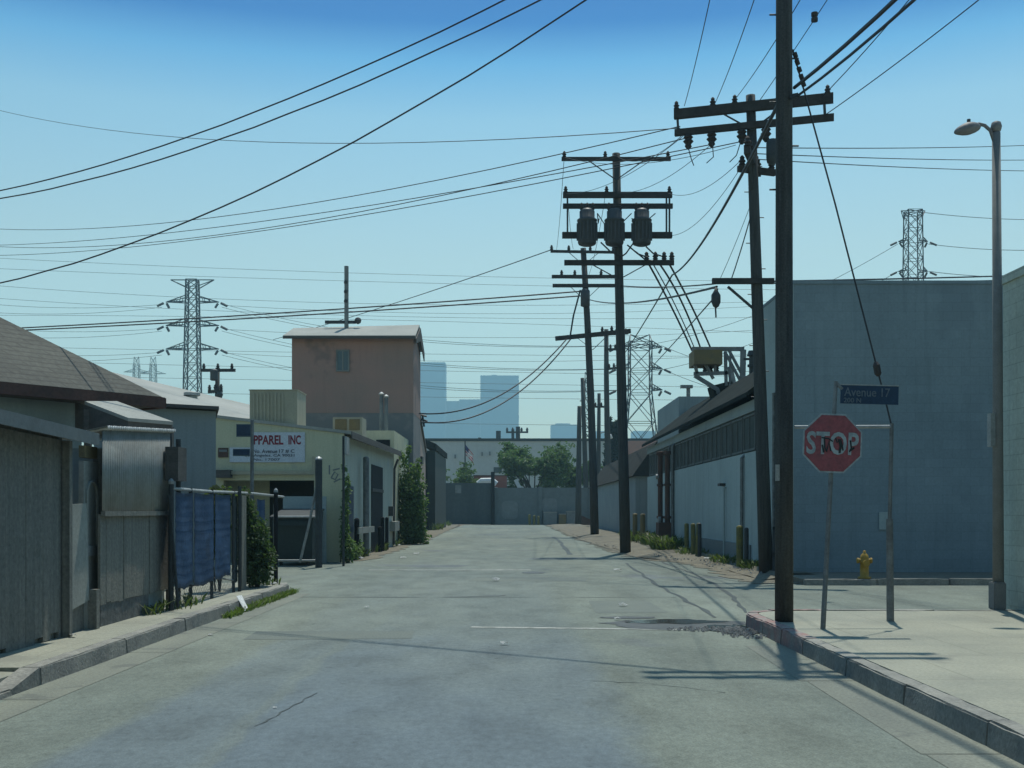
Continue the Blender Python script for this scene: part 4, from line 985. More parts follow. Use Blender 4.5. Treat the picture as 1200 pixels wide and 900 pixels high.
mb = MB(); y = 13.12; rnd = random.Random(4)
while y < 15.68:
    wd = rnd.uniform(.15, .3); xx = rnd.uniform(0, .01); mb.box(FX, FX + .03 + xx, y, min(y + wd - .005, 15.7), rnd.uniform(.40, .44), 1.5 + rnd.uniform(-.01, .02)); y += wd
mb.build('plank_skirt', 'plank_wood', o)
MB().box(FX - .1, FX + .025, 13.12, 14.9, .12, .5).build('stone_footing', 'stone_base', o, bevel=.02)
MB().box(FX + .04, FX + .09, 13.12, 15.7, 1.47, 1.53).build('rail', 'plank_wood', o)
MB().box(FX - .95, FX - .02, 13.55, 15.7, .15, 2.3).build('inner_wall', 'house_wall', o)
mb = MB(); mb.box(FX + .1, FX + .28, 15.35, 15.75, 1.95, 2.42); mb.build('meter_box', 'brown_board', o)
MB().tube([(FX + .16, 15.76, .15), (FX + .16, 15.76, 2.55)], .035, 8).build('corner_pipe', 'dark_steel', o)
# house with shingle roof
u = Vector((.6, .8, 0)); nn = Vector((.8, -.6, 0)); EA = Vector((-5.74, 18.2, 3.4))
o = thing('shingle_house', (-8.5, 17, 0), 'house with a big grey shingled hip roof and brown gutter at far left', 'house')
pit = .70
E1 = EA - u * 11; 
ap = EA - u * 5.0 - nn * 5.0 + Vector((0, 0, 5.0 * pit)); ap2 = E1 - nn * 5.0 + Vector((0, 0, 5.0 * pit)); EB = EA - nn * 10
rf = MB()
th = Vector((0, 0, -.06))
rf.slab([E1, EA, ap, ap2], th); rf.slab([EA, EB, ap], th); rf.slab([EB, EB - u * 11, ap2, ap], th)
rf.build('roof', 'shingle', o)
mb = MB(); mb.bar(E1 + Vector((0, 0, -.1)) + nn * .03, EA + Vector((0, 0, -.1)) + nn * .03, .1, .17); mb.bar(EA + Vector((0, 0, -.1)) + u * .03, EB + Vector((0, 0, -.1)) + u * .03, .1, .17); mb.build('gutter', 'brown_trim', o)
w0 = EA - nn * .4 - u * 1.2
mb = MB(); q = [w0, w0 - u * 9.4, w0 - u * 9.4 - nn * 8, w0 - nn * 8]
mb.hull8([Vector((p.x, p.y, 0)) for p in q], [Vector((p.x, p.y, 3.22)) for p in q]); mb.build('wall', 'house_wall', o)
mb = MB(); q = [EA - nn * .1 - u * .1, EA - nn * .1 - u * 10.5, EA - nn * 9.5 - u * 10.5, EA - nn * 9.5 - u * .1]
mb.hull8([Vector((p.x, p.y, 3.225)) for p in q], [Vector((p.x, p.y, 3.29)) for p in q]); mb.build('soffit', 'brown_board', o)
# porch roof lean-to
o = thing('porch_roof', (-5.6, 16.4, 0), 'small pale lean-to porch roof between shingled house and corrugated wall', 'roof')
q = [W(150, 489.5, 15.9), W(203, 494, 15.9), W(137, 470, 17.0), W(99, 470, 17.0)]
MB().slab(q, (0, 0, -.05)).build('roof_sheet', 'pale_roof', o)
mb = MB(); mb.slab([W(88, 471, 17.2), W(152, 493, 15.92), W(152, 502, 15.92), W(88, 508, 17.2)], (0, .05, 0)); mb.slab([W(150, 493, 15.92), W(201, 497, 15.92), W(201, 502, 15.92), W(150, 502, 15.92)], (0, .05, 0)); mb.build('fascia_board', 'brown_board', o)
mb = MB(); mb.bar(W(199, 500, 16.0), Vector((W(199, 500, 16.0).x, 16.0, 0)), .09, .09); mb.bar(W(103, 480, 16.9), Vector((W(103, 480, 16.9).x, 16.9, 0)), .09, .09); mb.build('porch_post', 'brown_board', o)

# grey building behind the fence
o = thing('grey_shop_building', (-8, 26, 0), 'plain grey stucco building behind the blue fence', 'building')
a = W(110, 474, 24); b = W(253, 482, 24)
MB().hull8([(a.x, 24, 0), (b.x, 24, 0), (b.x - 1.5, 29, 0), (a.x, 29, 0)], [(a.x, 24, a.z), (b.x, 24, b.z), (b.x - 1.5, 29, b.z), (a.x, 29, a.z)]).build('wall', 'grey_stucco', o)
MB().slab([(a.x, 23.8, a.z + .02), (b.x + .12, 23.8, b.z + .02), (b.x - 1.4, 29, b.z + .02), (a.x, 29, a.z + .02)], (0, 0, .07)).build('roof_edge', 'brown_board', o)
o = thing('pale_roof_warehouse', (-11, 40, 0), 'low warehouse with a broad pale sloping roof left of the red tower', 'building')
q = [W(110, 474, 34), W(318, 493, 34), W(318, 480, 46), W(292, 474, 46), W(110, 431, 46)]
MB().slab(q, (0, 0, -.1)).build('roof', 'pale_roof', o)
MB().hull8([(W(112, 0, 34.2).x, 34.2, 0), (W(316, 0, 34.2).x, 34.2, 0), (W(316, 0, 46).x, 45.8, 0), (W(112, 0, 46).x, 45.8, 0)],
           [W(112, 477, 34.2), W(316, 497, 34.2), W(316, 484, 45.8), W(112, 436, 45.8)]).build('wall', 'yellow_stucco', o)
p = W(225, 470, 41); v = MB().lathe([(.2, -.3), (.2, .18), (.3, .2), (.3, .3), (.26, .32)], p, 14).build('roof_vent', 'galv', o)

# ------------------------------------------------------------------ yellow apparel building
YB = 33.0
o = thing('apparel_building', (-6.5, 38, 0), 'yellow stucco workshop with a white apparel company sign over its open bay', 'building')
def PB(px, py, dy=0): return W(px, py, YB + dy)
xl, xr = PB(250, 0).x, -5.08
zo = PB(0, 563).z
w_ = MB()
def topz(px): return PB(0, 489.5 + (px - 252) * (508 - 489.5) / 151).z
def vwall(p0, p1, zb):   # piece of front wall between two pixel columns, from zb to the sloping top
    x0, x1 = PB(p0, 0).x, PB(p1, 0).x
    w_.hull8([(x0, YB, zb), (x1, YB, zb), (x1, YB + .25, zb), (x0, YB + .25, zb)], [(x0, YB, topz(p0)), (x1, YB, topz(p1)), (x1, YB + .25, topz(p1)), (x0, YB + .25, topz(p0))])
vwall(250, 262, 0); vwall(262, 368, zo); vwall(368, 402.8, 0)
w_.build('front_wall', 'yellow_stucco', o)
sw = MB(); sw.hull8([(xr, YB + .252, 0), (xr, 47.5, 0), (xr - .25, 47.5, 0), (xr - .25, YB + .252, 0)], [(xr, YB + .252, 3.78), (xr, 47.5, 3.95), (xr - .25, 47.5, 3.95), (xr - .25, YB + .252, 3.78)])
sw.build('side_wall', 'yellow_white', o)
inn = MB(); xa, xb = PB(262, 0).x, PB(368, 0).x
inn.box(xa - .4, xb + .4, 36.6, 36.8, 0, 3.2); inn.box(xa - .5, xa - .4, 33.26, 36.6, 0, 3.2); inn.box(xb + .4, xb + .5, 33.26, 36.6, 0, 3.2); inn.box(xa - .5, xb + .5, 33.26, 36.8, 3.2, 3.3)
inn.build('bay_interior', 'tower_grey', o)
rf = MB(); rf.slab([(xl, YB - .05, topz(252) + .0), (xr + .32, YB - .05, 3.80), (xr + .32, 47.7, 3.98), (xl, 47.7, 5.0)], (0, 0, .09)); rf.build('roof', 'pale_roof', o)
MB().slab([(xr + .33, YB - .06, 3.68), (xr + .33, 47.7, 3.86), (xr + .33, 47.7, 4.06), (xr + .33, YB - .06, 3.88)], (-.02, 0, 0)).build('fascia', 'brown_board', o)
mb = MB(); mb.box(xr + .003, xr + .03, 34.1, 35.4, .05, 2.3); d_ = mb.build('door', 'blue_sign', o)
mb = MB(); mb.box(xr + .003, xr + .03, 40.0, 43.4, .05, 3.2); d_ = mb.build('door', 'dead_black', o)
MB().box(xr + .004, xr + .06, 40.0, 43.4, 2.22, 2.34).build('door_transom', 'brown_board', o)
mb = MB(); mb.box(xr, xr + .2, 45.6, 45.9, 1.3, 1.7); mb.build('meter_box', 'brown_board', o)
MB().tube([(xr + .25, 47.0, 3.7), (xr + .1, 47.0, 3.3), (xr + .07, 47.0, .1)], .05, 8).build('downpipe', 'brown_board', o)
# beam over the bay and odds on the wall
mb = MB(); mb.bar(PB(252, 554, -.12), PB(369, 554, -.12), .1, .1); mb.bar(PB(367.5, 535, -.12), PB(367.5, 553, -.12), .07, .07); mb.build('bay_beam', 'beige_metal', o)
mb = MB(); a, b = PB(254, 551, -.06), PB(272, 560, -.06); mb.box(a.x, b.x, YB - .35, YB - .003, b.z, a.z); mb.build('wall_lamp', 'brown_board', o)
# tags on the pier
g_ = MB()
for pts in ([(386, 545), (386, 556)], [(388, 560), (392, 553), (396, 556), (393, 562), (388, 560)], [(390, 551), (398, 549)], [(391, 565), (399, 561)]):
    g_.tube([PB(*q, -.01) for q in pts], .022, 4)
for v in g_.bm.verts: v.co.y = YB - .006 + (v.co.y - YB + .01) * .1
g_.build('graffiti', 'tower_grey', o)
# sign
a, b = PB(269.5, 506.7), PB(357.5, 541.8); cutx = PB(295.5, 0).x; cutz = PB(0, 524.5).z
sgn = thing('company_sign', ((a.x + b.x) / 2, YB - .04, b.z), 'white company sign with red APPAREL INC lettering on the yellow workshop', 'sign')
MB().slab([(a.x, YB - .045, b.z), (b.x, YB - .045, b.z), (b.x, YB - .045, a.z), (cutx, YB - .045, a.z), (cutx, YB - .045, cutz), (a.x, YB - .045, cutz)], (0, .04, 0)).build('board', 'sign_white', sgn)
def sgt(s, x0, x1, y0, y1, m, bold=0): 
    p, q = PB(x0, y0, -.05), PB(x1, y1, -.05)
    text('lettering', s, p.z - q.z, m, sgn, ((p.x + q.x) / 2, YB - .05, (p.z + q.z) / 2), bold=bold, width=q.x - p.x)
sgt('PPAREL', 297.2, 332, 510, 521, 'letter_red', .03); sgt('INC', 338, 352.5, 510, 521, 'letter_red', .03)
sgt('No. Avenue', 296.5, 325, 526.5, 531, 'letter_dark', .012); sgt('17 # C', 327, 345, 526.5, 531, 'letter_dark', .012)
sgt('Los Angeles, CA 90031', 287, 345, 532, 536, 'letter_dark', .008); sgt('No. 17007', 297, 328, 537, 540, 'letter_dark', .005)
s2 = thing('wall_notice', PB(262, 535, -.05), 'small red brown notice with a pale top line beside the company sign', 'sign')
a, b = PB(256, 525), PB(267.5, 536); MB().box(a.x, b.x, YB - .04, YB - .004, b.z, a.z).build('board', 'rust', s2)
MB().box(a.x + .03, b.x - .03, YB - .046, YB - .041, (a.z + b.z) / 2 + .02, a.z - .05).build('pale_band', 'whitewash', s2)
# rooftop unit and AC
o = thing('rooftop_unit', PB(321, 500, .4), 'tall beige ribbed metal box standing on the yellow workshop roof', 'rooftop unit')
a, b = PB(293.5, 458, .2), PB(349, 501, .2)
MB().box(a.x, b.x, YB + .1, YB + 1.5, b.z - .12, a.z).build('casing', 'beige_metal', o)
mb = MB()
for k in range(9): x_ = a.x + .1 + k * (b.x - a.x - .55) / 8; mb.box(x_, x_ + .05, YB + .075, YB + .098, b.z, a.z - .08)
mb.build('ribs', 'beige_metal', o)
MB().box(a.x - .02, b.x + .02, YB + .08, YB + 1.52, a.z + .002, a.z + .03).build('lid', 'beige_metal', o)
o = thing('air_conditioner', PB(408, 505, 3), 'beige rooftop air conditioner at the corner of the yellow workshop roof', 'air conditioner')
a, b = W(390, 489, 36), W(424.5, 507, 36)
MB().box(a.x, b.x, 36, 37.0, b.z - .1, a.z).build('casing', 'beige_metal', o)
for q0, q1 in ((.08, .48), (.56, .92)):
    w__ = b.x - a.x; g_ = MB().box(a.x + w__ * q0, a.x + w__ * q1, 35.97, 35.998, b.z + .08, a.z - .06).build('grille', 'box_yellow', o)
for px_, yt, lb in ((447, 463, 'left one of two tall roof pipes in front of the red tower'), (452.5, 466, 'right one of two tall roof pipes in front of the red tower')):
    p = W(px_, 516, 49); v = W(px_, yt, 49)
    oo = thing('roof_pipe', p, lb, 'pipe', 'roof pipes before the red tower')
    MB().tube([p, v], .085, 10).build('pipe', 'tower_grey', oo); MB().lathe([(.1, 0), (.13, .06), (.03, .14)], v, 10).build('pipe_cap', 'galv', oo)

# dumpster and gate before the bay
o = thing('dumpster', (-6.2, 31.4, 0), 'dark green dumpster parked behind the gate under the bay', 'dumpster')
x0, x1 = -6.65, -5.5
MB().hull8([(x0 + .08, 30.8, .12), (x1 - .05, 30.8, .12), (x1 - .05, 32.2, .12), (x0 + .08, 32.2, .12)], [(x0, 30.6, 1.3), (x1, 30.6, 1.3), (x1, 32.3, 1.5), (x0, 32.3, 1.5)]).build('body', 'dumpster_green', o)
mb = MB(); mb.slab([(x0 - .03, 30.55, 1.32), (x1 + .03, 30.55, 1.32), (x1 + .03, 32.35, 1.54), (x0 - .03, 32.35, 1.54)], (0, 0, .05)); mb.build('lid', 'dark_steel', o)
mb = MB(); mb.box(x0 + .05, x1 - .05, 30.55, 30.6, 1.12, 1.24); mb.build('lift_bar', 'dumpster_green', o)
for q in (x0 + .2, x1 - .2): MB().lathe([(.09, -.03), (.09, .03)], (q, 31, .08), 10, 'x').build('caster', 'dark_steel', o)
bg_ = MB().box(-6.7, -5.45, 32.45, 32.6, .0, 1.95).build('tarp_sheet', 'side_grey'); tag(bg_, 'grey sheet hung behind the dumpster under the bay', 'sheet')
o = thing('yard_gate', (-6.2, 30.0, 0), 'galvanised tube gate with a slanting brace before the dumpster', 'gate')
gx0, gx1 = -6.42, W(371, 0, 30).x
for nm, p, q, r in (('top_rail', (gx0, 30, 1.36), (gx1, 30, 1.36), .03), ('bottom_rail', (gx0, 30, .18), (gx1, 30, .18), .03), ('stile', (gx0, 30, .1), (gx0, 30, 1.7), .03)):
    MB().tube([p, q], r, 8).build(nm, 'galv', o)
MB().tube([W(351.5, 659, 29.9), W(362, 615, 29.9), W(371, 570, 29.9)], .035, 8).build('brace', 'galv', o)
o = thing('gate_post', W(373.5, 665, 29.8), 'thick dark gate post at the corner of the yellow workshop', 'post')
MB().tube([W(373.5, 665, 29.8), W(373.5, 539, 29.8)], .095, 12).build('shaft', 'dark_steel', o); MB().lathe([(.1, 0), (.1, .04), (.02, .1)], W(373.5, 539, 29.8), 12).build('cap', 'galv', o)
o = thing('sign_post', W(402.5, 663, 30.6), 'thin pole with a small edge-on white plate at the workshop corner', 'post')
MB().tube([W(402.5, 664, 30.6), W(402.5, 511, 30.6)], .035, 8).build('shaft', 'dark_steel', o); MB().box(W(405, 0, 30.6).x, W(407.5, 0, 30.6).x, 30.4, 30.9, W(0, 533, 30.6).z, W(0, 512, 30.6).z).build('plate', 'galv', o)
bush('climbing_vine', 'thin green vine climbing beside the thin pole at the workshop corner', 'plant', (W(398, 0, 31.6).x, 32.6, 0), [(0, 0, 1.2, .12, .2, .9), (.05, 0, 2.2, .1, .15, .5), (.1, -.1, .4, .2, .3, .4), (-.02, 0, 2.8, .06, .1, .2)], 900, .11, 'leaf_vine', 31, 3, stem_r=.015)
bush('shrub', 'scrubby green shrub among the dark posts by the workshop wall', 'plant', (-4.88, 34.6, 0), [(0, 0, .3, .16, .6, .3), (.0, .6, .35, .15, .4, .3), (0, -.5, .25, .15, .4, .25)], 900, .1, 'leaf_vine', 32, 4, stem_r=.015)
g11 = 'dark posts along the workshop wall'
for (px_, yt, yb, r, lb, m_) in ((418, 607, 650, .08, 'black wooden post nearest us by the workshop wall', 'dead_black'), (429, 535, 647, .1, 'tall grey pipe post before the dark workshop door', 'steel'), (445.5, 617, 641, .08, 'short black stump beside the pair of black posts', 'dead_black'),
                              (448.5, 606, 641, .07, 'left one of the pair of black posts near the leafy bush', 'dead_black'), (453.3, 606, 639, .07, 'right one of the pair of black posts near the leafy bush', 'dead_black')):
    Yp = 4.86 * F / (CX - px_); p = W(px_, yb, Yp)
    bollard((p.x, p.y, 0), W(0, yt, Yp).z, lb, m_, r, cat='post', group=g11, name='post')
mb = MB(); a = W(420, 622, 34.6); b = W(438, 620, 38.4); mb.bar(a, b, .05, .2); tag(mb.build('guard_plank', 'panel_grey'), 'pale plank rail fixed between the posts by the dark door', 'rail')
mb = MB(); a = W(459, 617, 46); b = W(464, 616, 47.5); mb.bar(a, b, .3, .4); tag(mb.build('utility_box', 'panel_grey'), 'small pale box low on the wall left of the leafy bush', 'box')

# ------------------------------------------------------------------ blue fence, signposts, ivy
fx = -4.70
o = thing('screen_fence', (fx, 17.3, .158), 'chain link fence screened with worn blue sheets', 'fence')
posts = (15.3, 16.22, 17.36, 18.72)
for i, y in enumerate(posts):
    MB().tube([(fx, y, .1), (fx, y, 1.9 if i == 0 else 1.86)], .036 if i == 0 else .028, 8).build('post', 'dark_steel', o)
MB().lathe([(.04, 0), (.045, .04), (.01, .08)], (fx, 15.3, 1.9), 10).build('post_cap', 'galv', o)
MB().tube([(fx, 15.3, 1.84), (fx, 17.3, 1.83), (fx, 18.7, 1.84), (fx + .05, 20.0, 1.84), (fx + .25, 21.6, 1.80)], .024, 8).build('top_rail', 'galv', o)
MB().tube([(fx + .1, 15.28, .2), (fx - .02, 15.28, 1.75)], .022, 6).build('leaning_rod', 'dark_steel', o)
def tarp(y0, y1, z0, z1, x_, seedv, m='blue_tarp'):
    rnd = random.Random(seedv); mb = MB(); nu, nv = 16, 20; gd = []
    for i in range(nu + 1):
        row = []
        for j in range(nv + 1):
            t, s_ = i / nu, j / nv
            zz = z0 + (z1 - z0) * s_ + (.02 * math.sin(t * 7 + seedv) + rnd.uniform(-.012, .012)) * (1 - s_) + (-.02 * math.sin(math.pi * t)) * s_
            row.append(mb.bm.verts.new((x_ + .005 * math.sin(t * 5 + s_ * 9 + seedv) * math.sin(math.pi * t) + .006 * math.sin(s_ * 70), y0 + (y1 - y0) * t, zz)))
        gd.append(row)
    for i in range(nu):
        for j in range(nv): mb.bm.faces.new((gd[i][j], gd[i + 1][j], gd[i + 1][j + 1], gd[i][j + 1]))
    ext = bmesh.ops.solidify(mb.bm, geom=mb.bm.faces[:], thickness=.005)
    return mb
for k, (y0, y1, zb) in enumerate(((15.34, 16.19, .44), (16.25, 17.33, .42), (17.39, 18.35, .46))):
    tarp(y0, y1, zb, 1.8, fx + .045, k + 1).build('blue_screen', 'blue_tarp', o, True)
tarp(18.8, 19.2, .3, 1.8, fx - .05, 7).build('blue_screen', 'sign_grey', o, True)
mb = MB(); sp = .09
for k in range(-6, 40):
    for sg in (-1, 1):
        a_y, b_y = 15.35 + k * sp, 15.35 + k * sp + sg * .36
        # clip the diagonal to the fence length
        t0, t1 = 0.0, 1.0
        for lim, s_ in ((15.35, 1), (18.7, -1)):
            da, db = (a_y - lim) * s_, (b_y - lim) * s_
            if da < 0 and db < 0: t1 = -1
            elif da < 0: t0 = max(t0, da / (da - db))
            elif db < 0: t1 = min(t1, da / (da - db))
        if t1 <= t0: continue
        p0 = Vector((fx + .02 * sg * .2, a_y + (b_y - a_y) * t0, 0.17 + .36 * t0)); p1 = Vector((fx + .02 * sg * .2, a_y + (b_y - a_y) * t1, 0.17 + .36 * t1))
        mb.tube([p0, p1], .0022, 3, cap=False)
mb.build('wire_mesh', 'steel', o)
MB().tube([(fx, 15.3, .55), (fx, 16.2, .42), (fx, 17.3, .5), (fx, 18.7, .36)], .014, 5).build('bottom_wire', 'steel', o)
o = thing('board_post', (fx + .02, 19.3, .158), 'broad weathered brown board standing against the ivy', 'post')
MB().box(fx - .0, fx + .05, 19.1, 19.42, .158, 1.8).build('board', 'plank_wood', o); MB().tube([(fx + .06, 18.9, .158), (fx + .06, 18.9, 1.95)], .03, 8).build('pipe', 'dark_steel', o)
o = thing('gate_post', (-4.46, 20.95, .1), 'black fence end post with pale cap beside the ivy', 'post')
MB().tube([(-4.46, 20.95, .1), (-4.46, 20.95, 1.88)], .04, 10).build('shaft', 'dead_black', o); MB().lathe([(.045, 0), (.04, .04), (.01, .08)], (-4.46, 20.95, 1.88), 10).build('cap', 'galv', o)
o = tarp(20.1, 20.75, 1.28, 1.75, -4.62, 9).build('tarp_scrap', 'blue_tarp', None, True); tag(o, 'torn scrap of blue tarp on the rail between ivy and end post', 'tarp')
bush('ivy_bush', 'dense dark ivy bush swallowing the end of the blue fence', 'plant', (-4.62, 19.95, .158), [(0, 0, .45, .30, .5, .45), (-.02, -.1, .95, .26, .42, .4), (-.08, -.25, 1.35, .16, .25, .3), (-.1, -.35, 1.62, .08, .14, .2), (.12, .25, .5, .2, .3, .4), (.05, .3, 1.0, .15, .22, .25)], 4200, .075, 'leaf_ivy', 21, 6, stem_r=.018)
bush('spiky_plant', 'pale spiky plant poking up behind the blue fence', 'plant', (-5.05, 18.9, 0), [(0, 0, 1.7, .25, .2, .2), (.05, .2, 1.85, .2, .15, .15), (0, 0, 1.2, .15, .15, .5)], 500, .16, 'weed', 22, 4, stem_r=.015)
o = thing('street_sign_post', (-4.8, 20.4, .1), 'street corner signpost with two blue blades in front of the company sign', 'sign')
p = W(295.5, 0, 20.4).x
MB().tube([(p, 20.4, .1), (p, 20.4, W(0, 492, 20.4).z)], .032, 10).build('post', 'steel', o)
MB().tube([(p - .03, 20.45, .1), (p - .03, 20.45, W(0, 535, 20.4).z)], .018, 8).build('side_rod', 'steel', o)
for (q0, q1, y0, y1) in ((277, 294, 497, 512), (273, 293, 526, 534.5)):
    a, b = W(q0, y0, 20.38), W(q1, y1, 20.38); f_ = MB().box(a.x, b.x, 20.37, 20.385, b.z, a.z).build('name_blade', 'sign_grey', o)
    MB().box(a.x + .012, b.x - .012, 20.364, 20.3695, b.z + .02, a.z - .016).build('blade_face', 'blue_sign', f_)

# ------------------------------------------------------------------ red tower
YT = 55.0
o = thing('stucco_tower', (-7.9, 57, 0), 'square red stucco tower with a pale roof and a bare mast', 'tower')
a, b = W(342, 394, YT), W(484.5, 394, YT); zg = W(0, 484, YT).z
MB().box(a.x, b.x, YT, YT + 4.2, zg + .002, a.z).build('upper_wall', 'tower_red', o)
MB().box(a.x + .01, b.x - .005, YT + .01, YT + 4.19, 0, zg).build('lower_wall', 'tower_low', o)
ze, zr = W(0, 396, YT - .3).z, W(0, 379, YT + 2.1).z + .5
rf = MB(); x0, x1 = a.x - .35, b.x + .14
rf.slab([(x0, YT - .45, ze), (x1, YT - .45, ze), (x1 - .02, YT + 2.1, ze + .95), (x0 + .02, YT + 2.1, ze + .78)], (0, 0, .1))
rf.slab([(x0, YT + 4.6, ze), (x0 + .02, YT + 2.1, ze + .78), (x1 - .02, YT + 2.1, ze + .95), (x1, YT + 4.6, ze)], (0, 0, .1)); rf.build('roof', 'pale_roof', o)
MB().slab([(x1 + .003, YT - .47, ze - .06), (x1 + .003, YT + 2.1, ze + .88), (x1 + .003, YT + 4.62, ze - .06), (x1 + .003, YT + 4.62, ze - .5), (x1 + .003, YT + 2.1, ze + .2), (x1 + .003, YT - .47, ze - .3)], (.05, 0, 0)).build('barge_board', 'brown_board', o)
MB().bar((x0, YT - .47, ze + .0), (x1, YT - .47, ze + .0), .06, .12).build('eave_trim', 'brown_board', o)
p, q = W(394, 410, YT), W(409.5, 435.5, YT)
fr = MB(); t_ = .07
fr.box(p.x, q.x, YT - .06, YT - .003, p.z - t_, p.z); fr.box(p.x, q.x, YT - .08, YT - .003, q.z, q.z + t_)
for xx in (p.x, (p.x + q.x) / 2 - .03, q.x - t_): fr.box(xx, xx + t_, YT - .06, YT - .003, q.z + t_, p.z - t_)
wn_ = fr.build('window', 'tower_grey', o); MB().box(p.x + .02, q.x - .02, YT - .03, YT - .004, q.z + .02, p.z - .02).build('pane', 'sign_grey', wn_)
ms = MB(); ms.tube([W(406, 385, YT + 1.6), W(406, 312, YT + 1.6)], .11, 10); m_ = ms.build('mast', 'tower_grey', o)
cl = MB()
for y in (330, 341, 352): cl.tube([W(403.5, y, YT + 1.5), W(407, y + 1, YT + 1.5)], .09, 6)
cl.build('mast_clamps', 'dark_steel', m_)
mb = MB(); mb.bar(W(381, 377.5, YT + 1.6), W(417, 377.5, YT + 1.6), .15, .15); mb.build('mast_foot', 'dark_steel', o)
MB().lathe([(.05, -.16), (.14, -.1), (.18, .03), (.13, .13), (.04, .18)], W(419.5, 376, YT + 1.5), 12).build('roof_ventilator', 'dark_steel', o)
o = thing('cream_annex', (-5.4, 51, 0), 'small cream annex between the workshop and the leafy bush', 'building')
a = W(462, 507, 49.5); MB().box(-6.9, -5.12, 48.2, 54.8, 0, a.z).build('wall', 'yellow_stucco', o)
MB().box(-5.9, -5.3, 48.16, 48.198, a.z - .75, a.z - .4).build('vent', 'dead_black', o)
o = thing('pink_building', (-6, 70, 0), 'pinkish stucco building past the red tower with wires on its roof edge', 'building')
q = [(-5.0, 59.4), (-6.55, 84), (-12, 84), (-12, 59.4)]
MB().hull8([(*p, 0) for p in q], [(-5.0, 59.4, 6.7), (-6.55, 84, 5.9), (-12, 84, 5.9), (-12, 59.4, 6.7)]).build('wall', 'pink_stucco', o)
mb = MB(); mb.slab([(-4.9, 59.3, 6.70), (-6.45, 84.1, 5.9), (-12, 84.1, 5.9), (-12, 59.3, 6.7)], (0, 0, .18)); mb.build('roof_edge', 'brown_board', o)
mb = MB(); mb.box(-5.35, -5.1, 63, 64, 4.2, 4.6); mb.build('wall_lamp', 'dark_steel', o)
mb = MB()
for p, q in (((486, 480), (494, 497)), ((484, 484), (500, 488)), ((490, 490), (501, 494)), ((489, 478), (486, 492)), ((495, 487), (497, 500))): mb.tube([W(*p, 62), W(*q, 62)], .06, 5)
mb.build('service_bracket', 'dark_steel', o)
o = thing('dark_shed', (-6.5, 90, 0), 'dark narrow shed with a sloping roof at the end of the left side', 'shed')
a, b = W(497, 526, 86), W(511.5, 524, 86)
MB().box(a.x, b.x - .1, 86, 100, 0, W(0, 528, 86).z).build('wall', 'dumpster_green', o)
MB().slab([(a.x - .2, 85.6, W(0, 521, 86).z), (b.x, 85.6, W(0, 528, 86).z), (b.x, 100.4, W(0, 528, 86).z), (a.x - .2, 100.4, W(0, 521, 86).z)], (0, 0, .5)).build('roof', 'fibre_roof', o)
mb = MB(); mb.box(a.x - .0, a.x + .25, 85.85, 85.97, 0, W(0, 531, 86).z); mb.build('corner_pilaster', 'fibre_roof', o)
bush('leafy_bush', 'tall leafy green bush growing against the wall below the red tower', 'plant', (-4.62, 50.3, 0), [(0, 0, .7, .75, .9, .7), (.05, 0, 1.6, .7, .9, .7), (-.05, 0, 2.6, .62, .8, .6), (.15, .3, 3.3, .45, .5, .45), (-.3, 0, 3.9, .3, .3, .4), (.25, .2, 2.2, .5, .5, .5), (.3, 0, 1.1, .45, .5, .5), (-.1, 0, 4.3, .1, .12, .3), (.55, -.1, 1.9, .3, .3, .28), (.62, 0, 2.75, .2, .3, .2), (.35, .1, 3.75, .16, .2, .22), (-.55, .1, 2.3, .25, .3, .3), (-.6, -.2, 1.4, .3, .3, .35), (.45, .1, .35, .5, .5, .35), (-.5, -.1, 3.2, .2, .2, .35)], 5600, .15, 'leaf_vine', 41, 8)

# ------------------------------------------------------------------ far end of the street
YW = 118.0
o = thing('sheet_gate', W(546, 615, YW), 'dark corrugated sheet gate closing the left part of the street end', 'gate')
a, b = W(513, 566, YW), W(577, 566, YW)
mb = MB(); n_ = 60
for i in range(n_): x_ = a.x + (b.x - a.x) * i / n_; mb.box(x_, x_ + .06, YW - .04, YW, .05, a.z); 
mb.box(a.x, b.x, YW + .002, YW + .06, .05, a.z); mb.build('sheeting', 'far_wall', o)
p, q = W(533.5, 568.5, YW - .06), W(540.5, 578, YW - .06); MB().box(p.x, q.x, YW - .08, YW - .045, q.z, p.z).build('notice', 'whitewash', o)
o = MB().tube([W(577.5, 616, YW - .3), W(577.5, 553, YW - .3)], .2, 10).build('gate_post', 'dead_black'); tag(o, 'black post between the dark sheet gate and the block wall', 'post')
o = thing('end_wall', W(660, 615, YW), 'grey block wall closing the right part of the street end', 'wall')
a, b = W(578, 571.5, YW), W(775, 571.5, YW)
MB().box(a.x - .05, b.x, YW + .07, YW + .3, 0, a.z).build('wall', 'far_wall_light', o)
mb = MB()
for px_ in (633, 692): x_ = W(px_, 0, YW).x; mb.box(x_ - .2, x_ + .2, YW - .1, YW - .003, 0, a.z + .1)
mb.build('pier', 'far_wall_light', o)
for (q0, q1, y0, y1) in ((588, 607, 587, 608), (635, 653, 584, 601)):
    p, q = W(q0, y0, YW - .02), W(q1, y1, YW - .02); w2 = (q.x - p.x) / 2; h2 = (p.z - q.z) / 2; c = (p + q) / 2
    pts = [(c.x + w2 * max(-1, min(1, 1.2 * math.cos(t))), YW - .02, c.z + h2 * max(-1, min(1, 1.2 * math.sin(t)))) for t in [2 * math.pi * k / 24 for k in range(24)]]
    MB().slab(pts, (0, .017, 0)).build('painted_patch', 'whitewash', o)
g12 = 'pale crates stacked at the foot of the end wall'
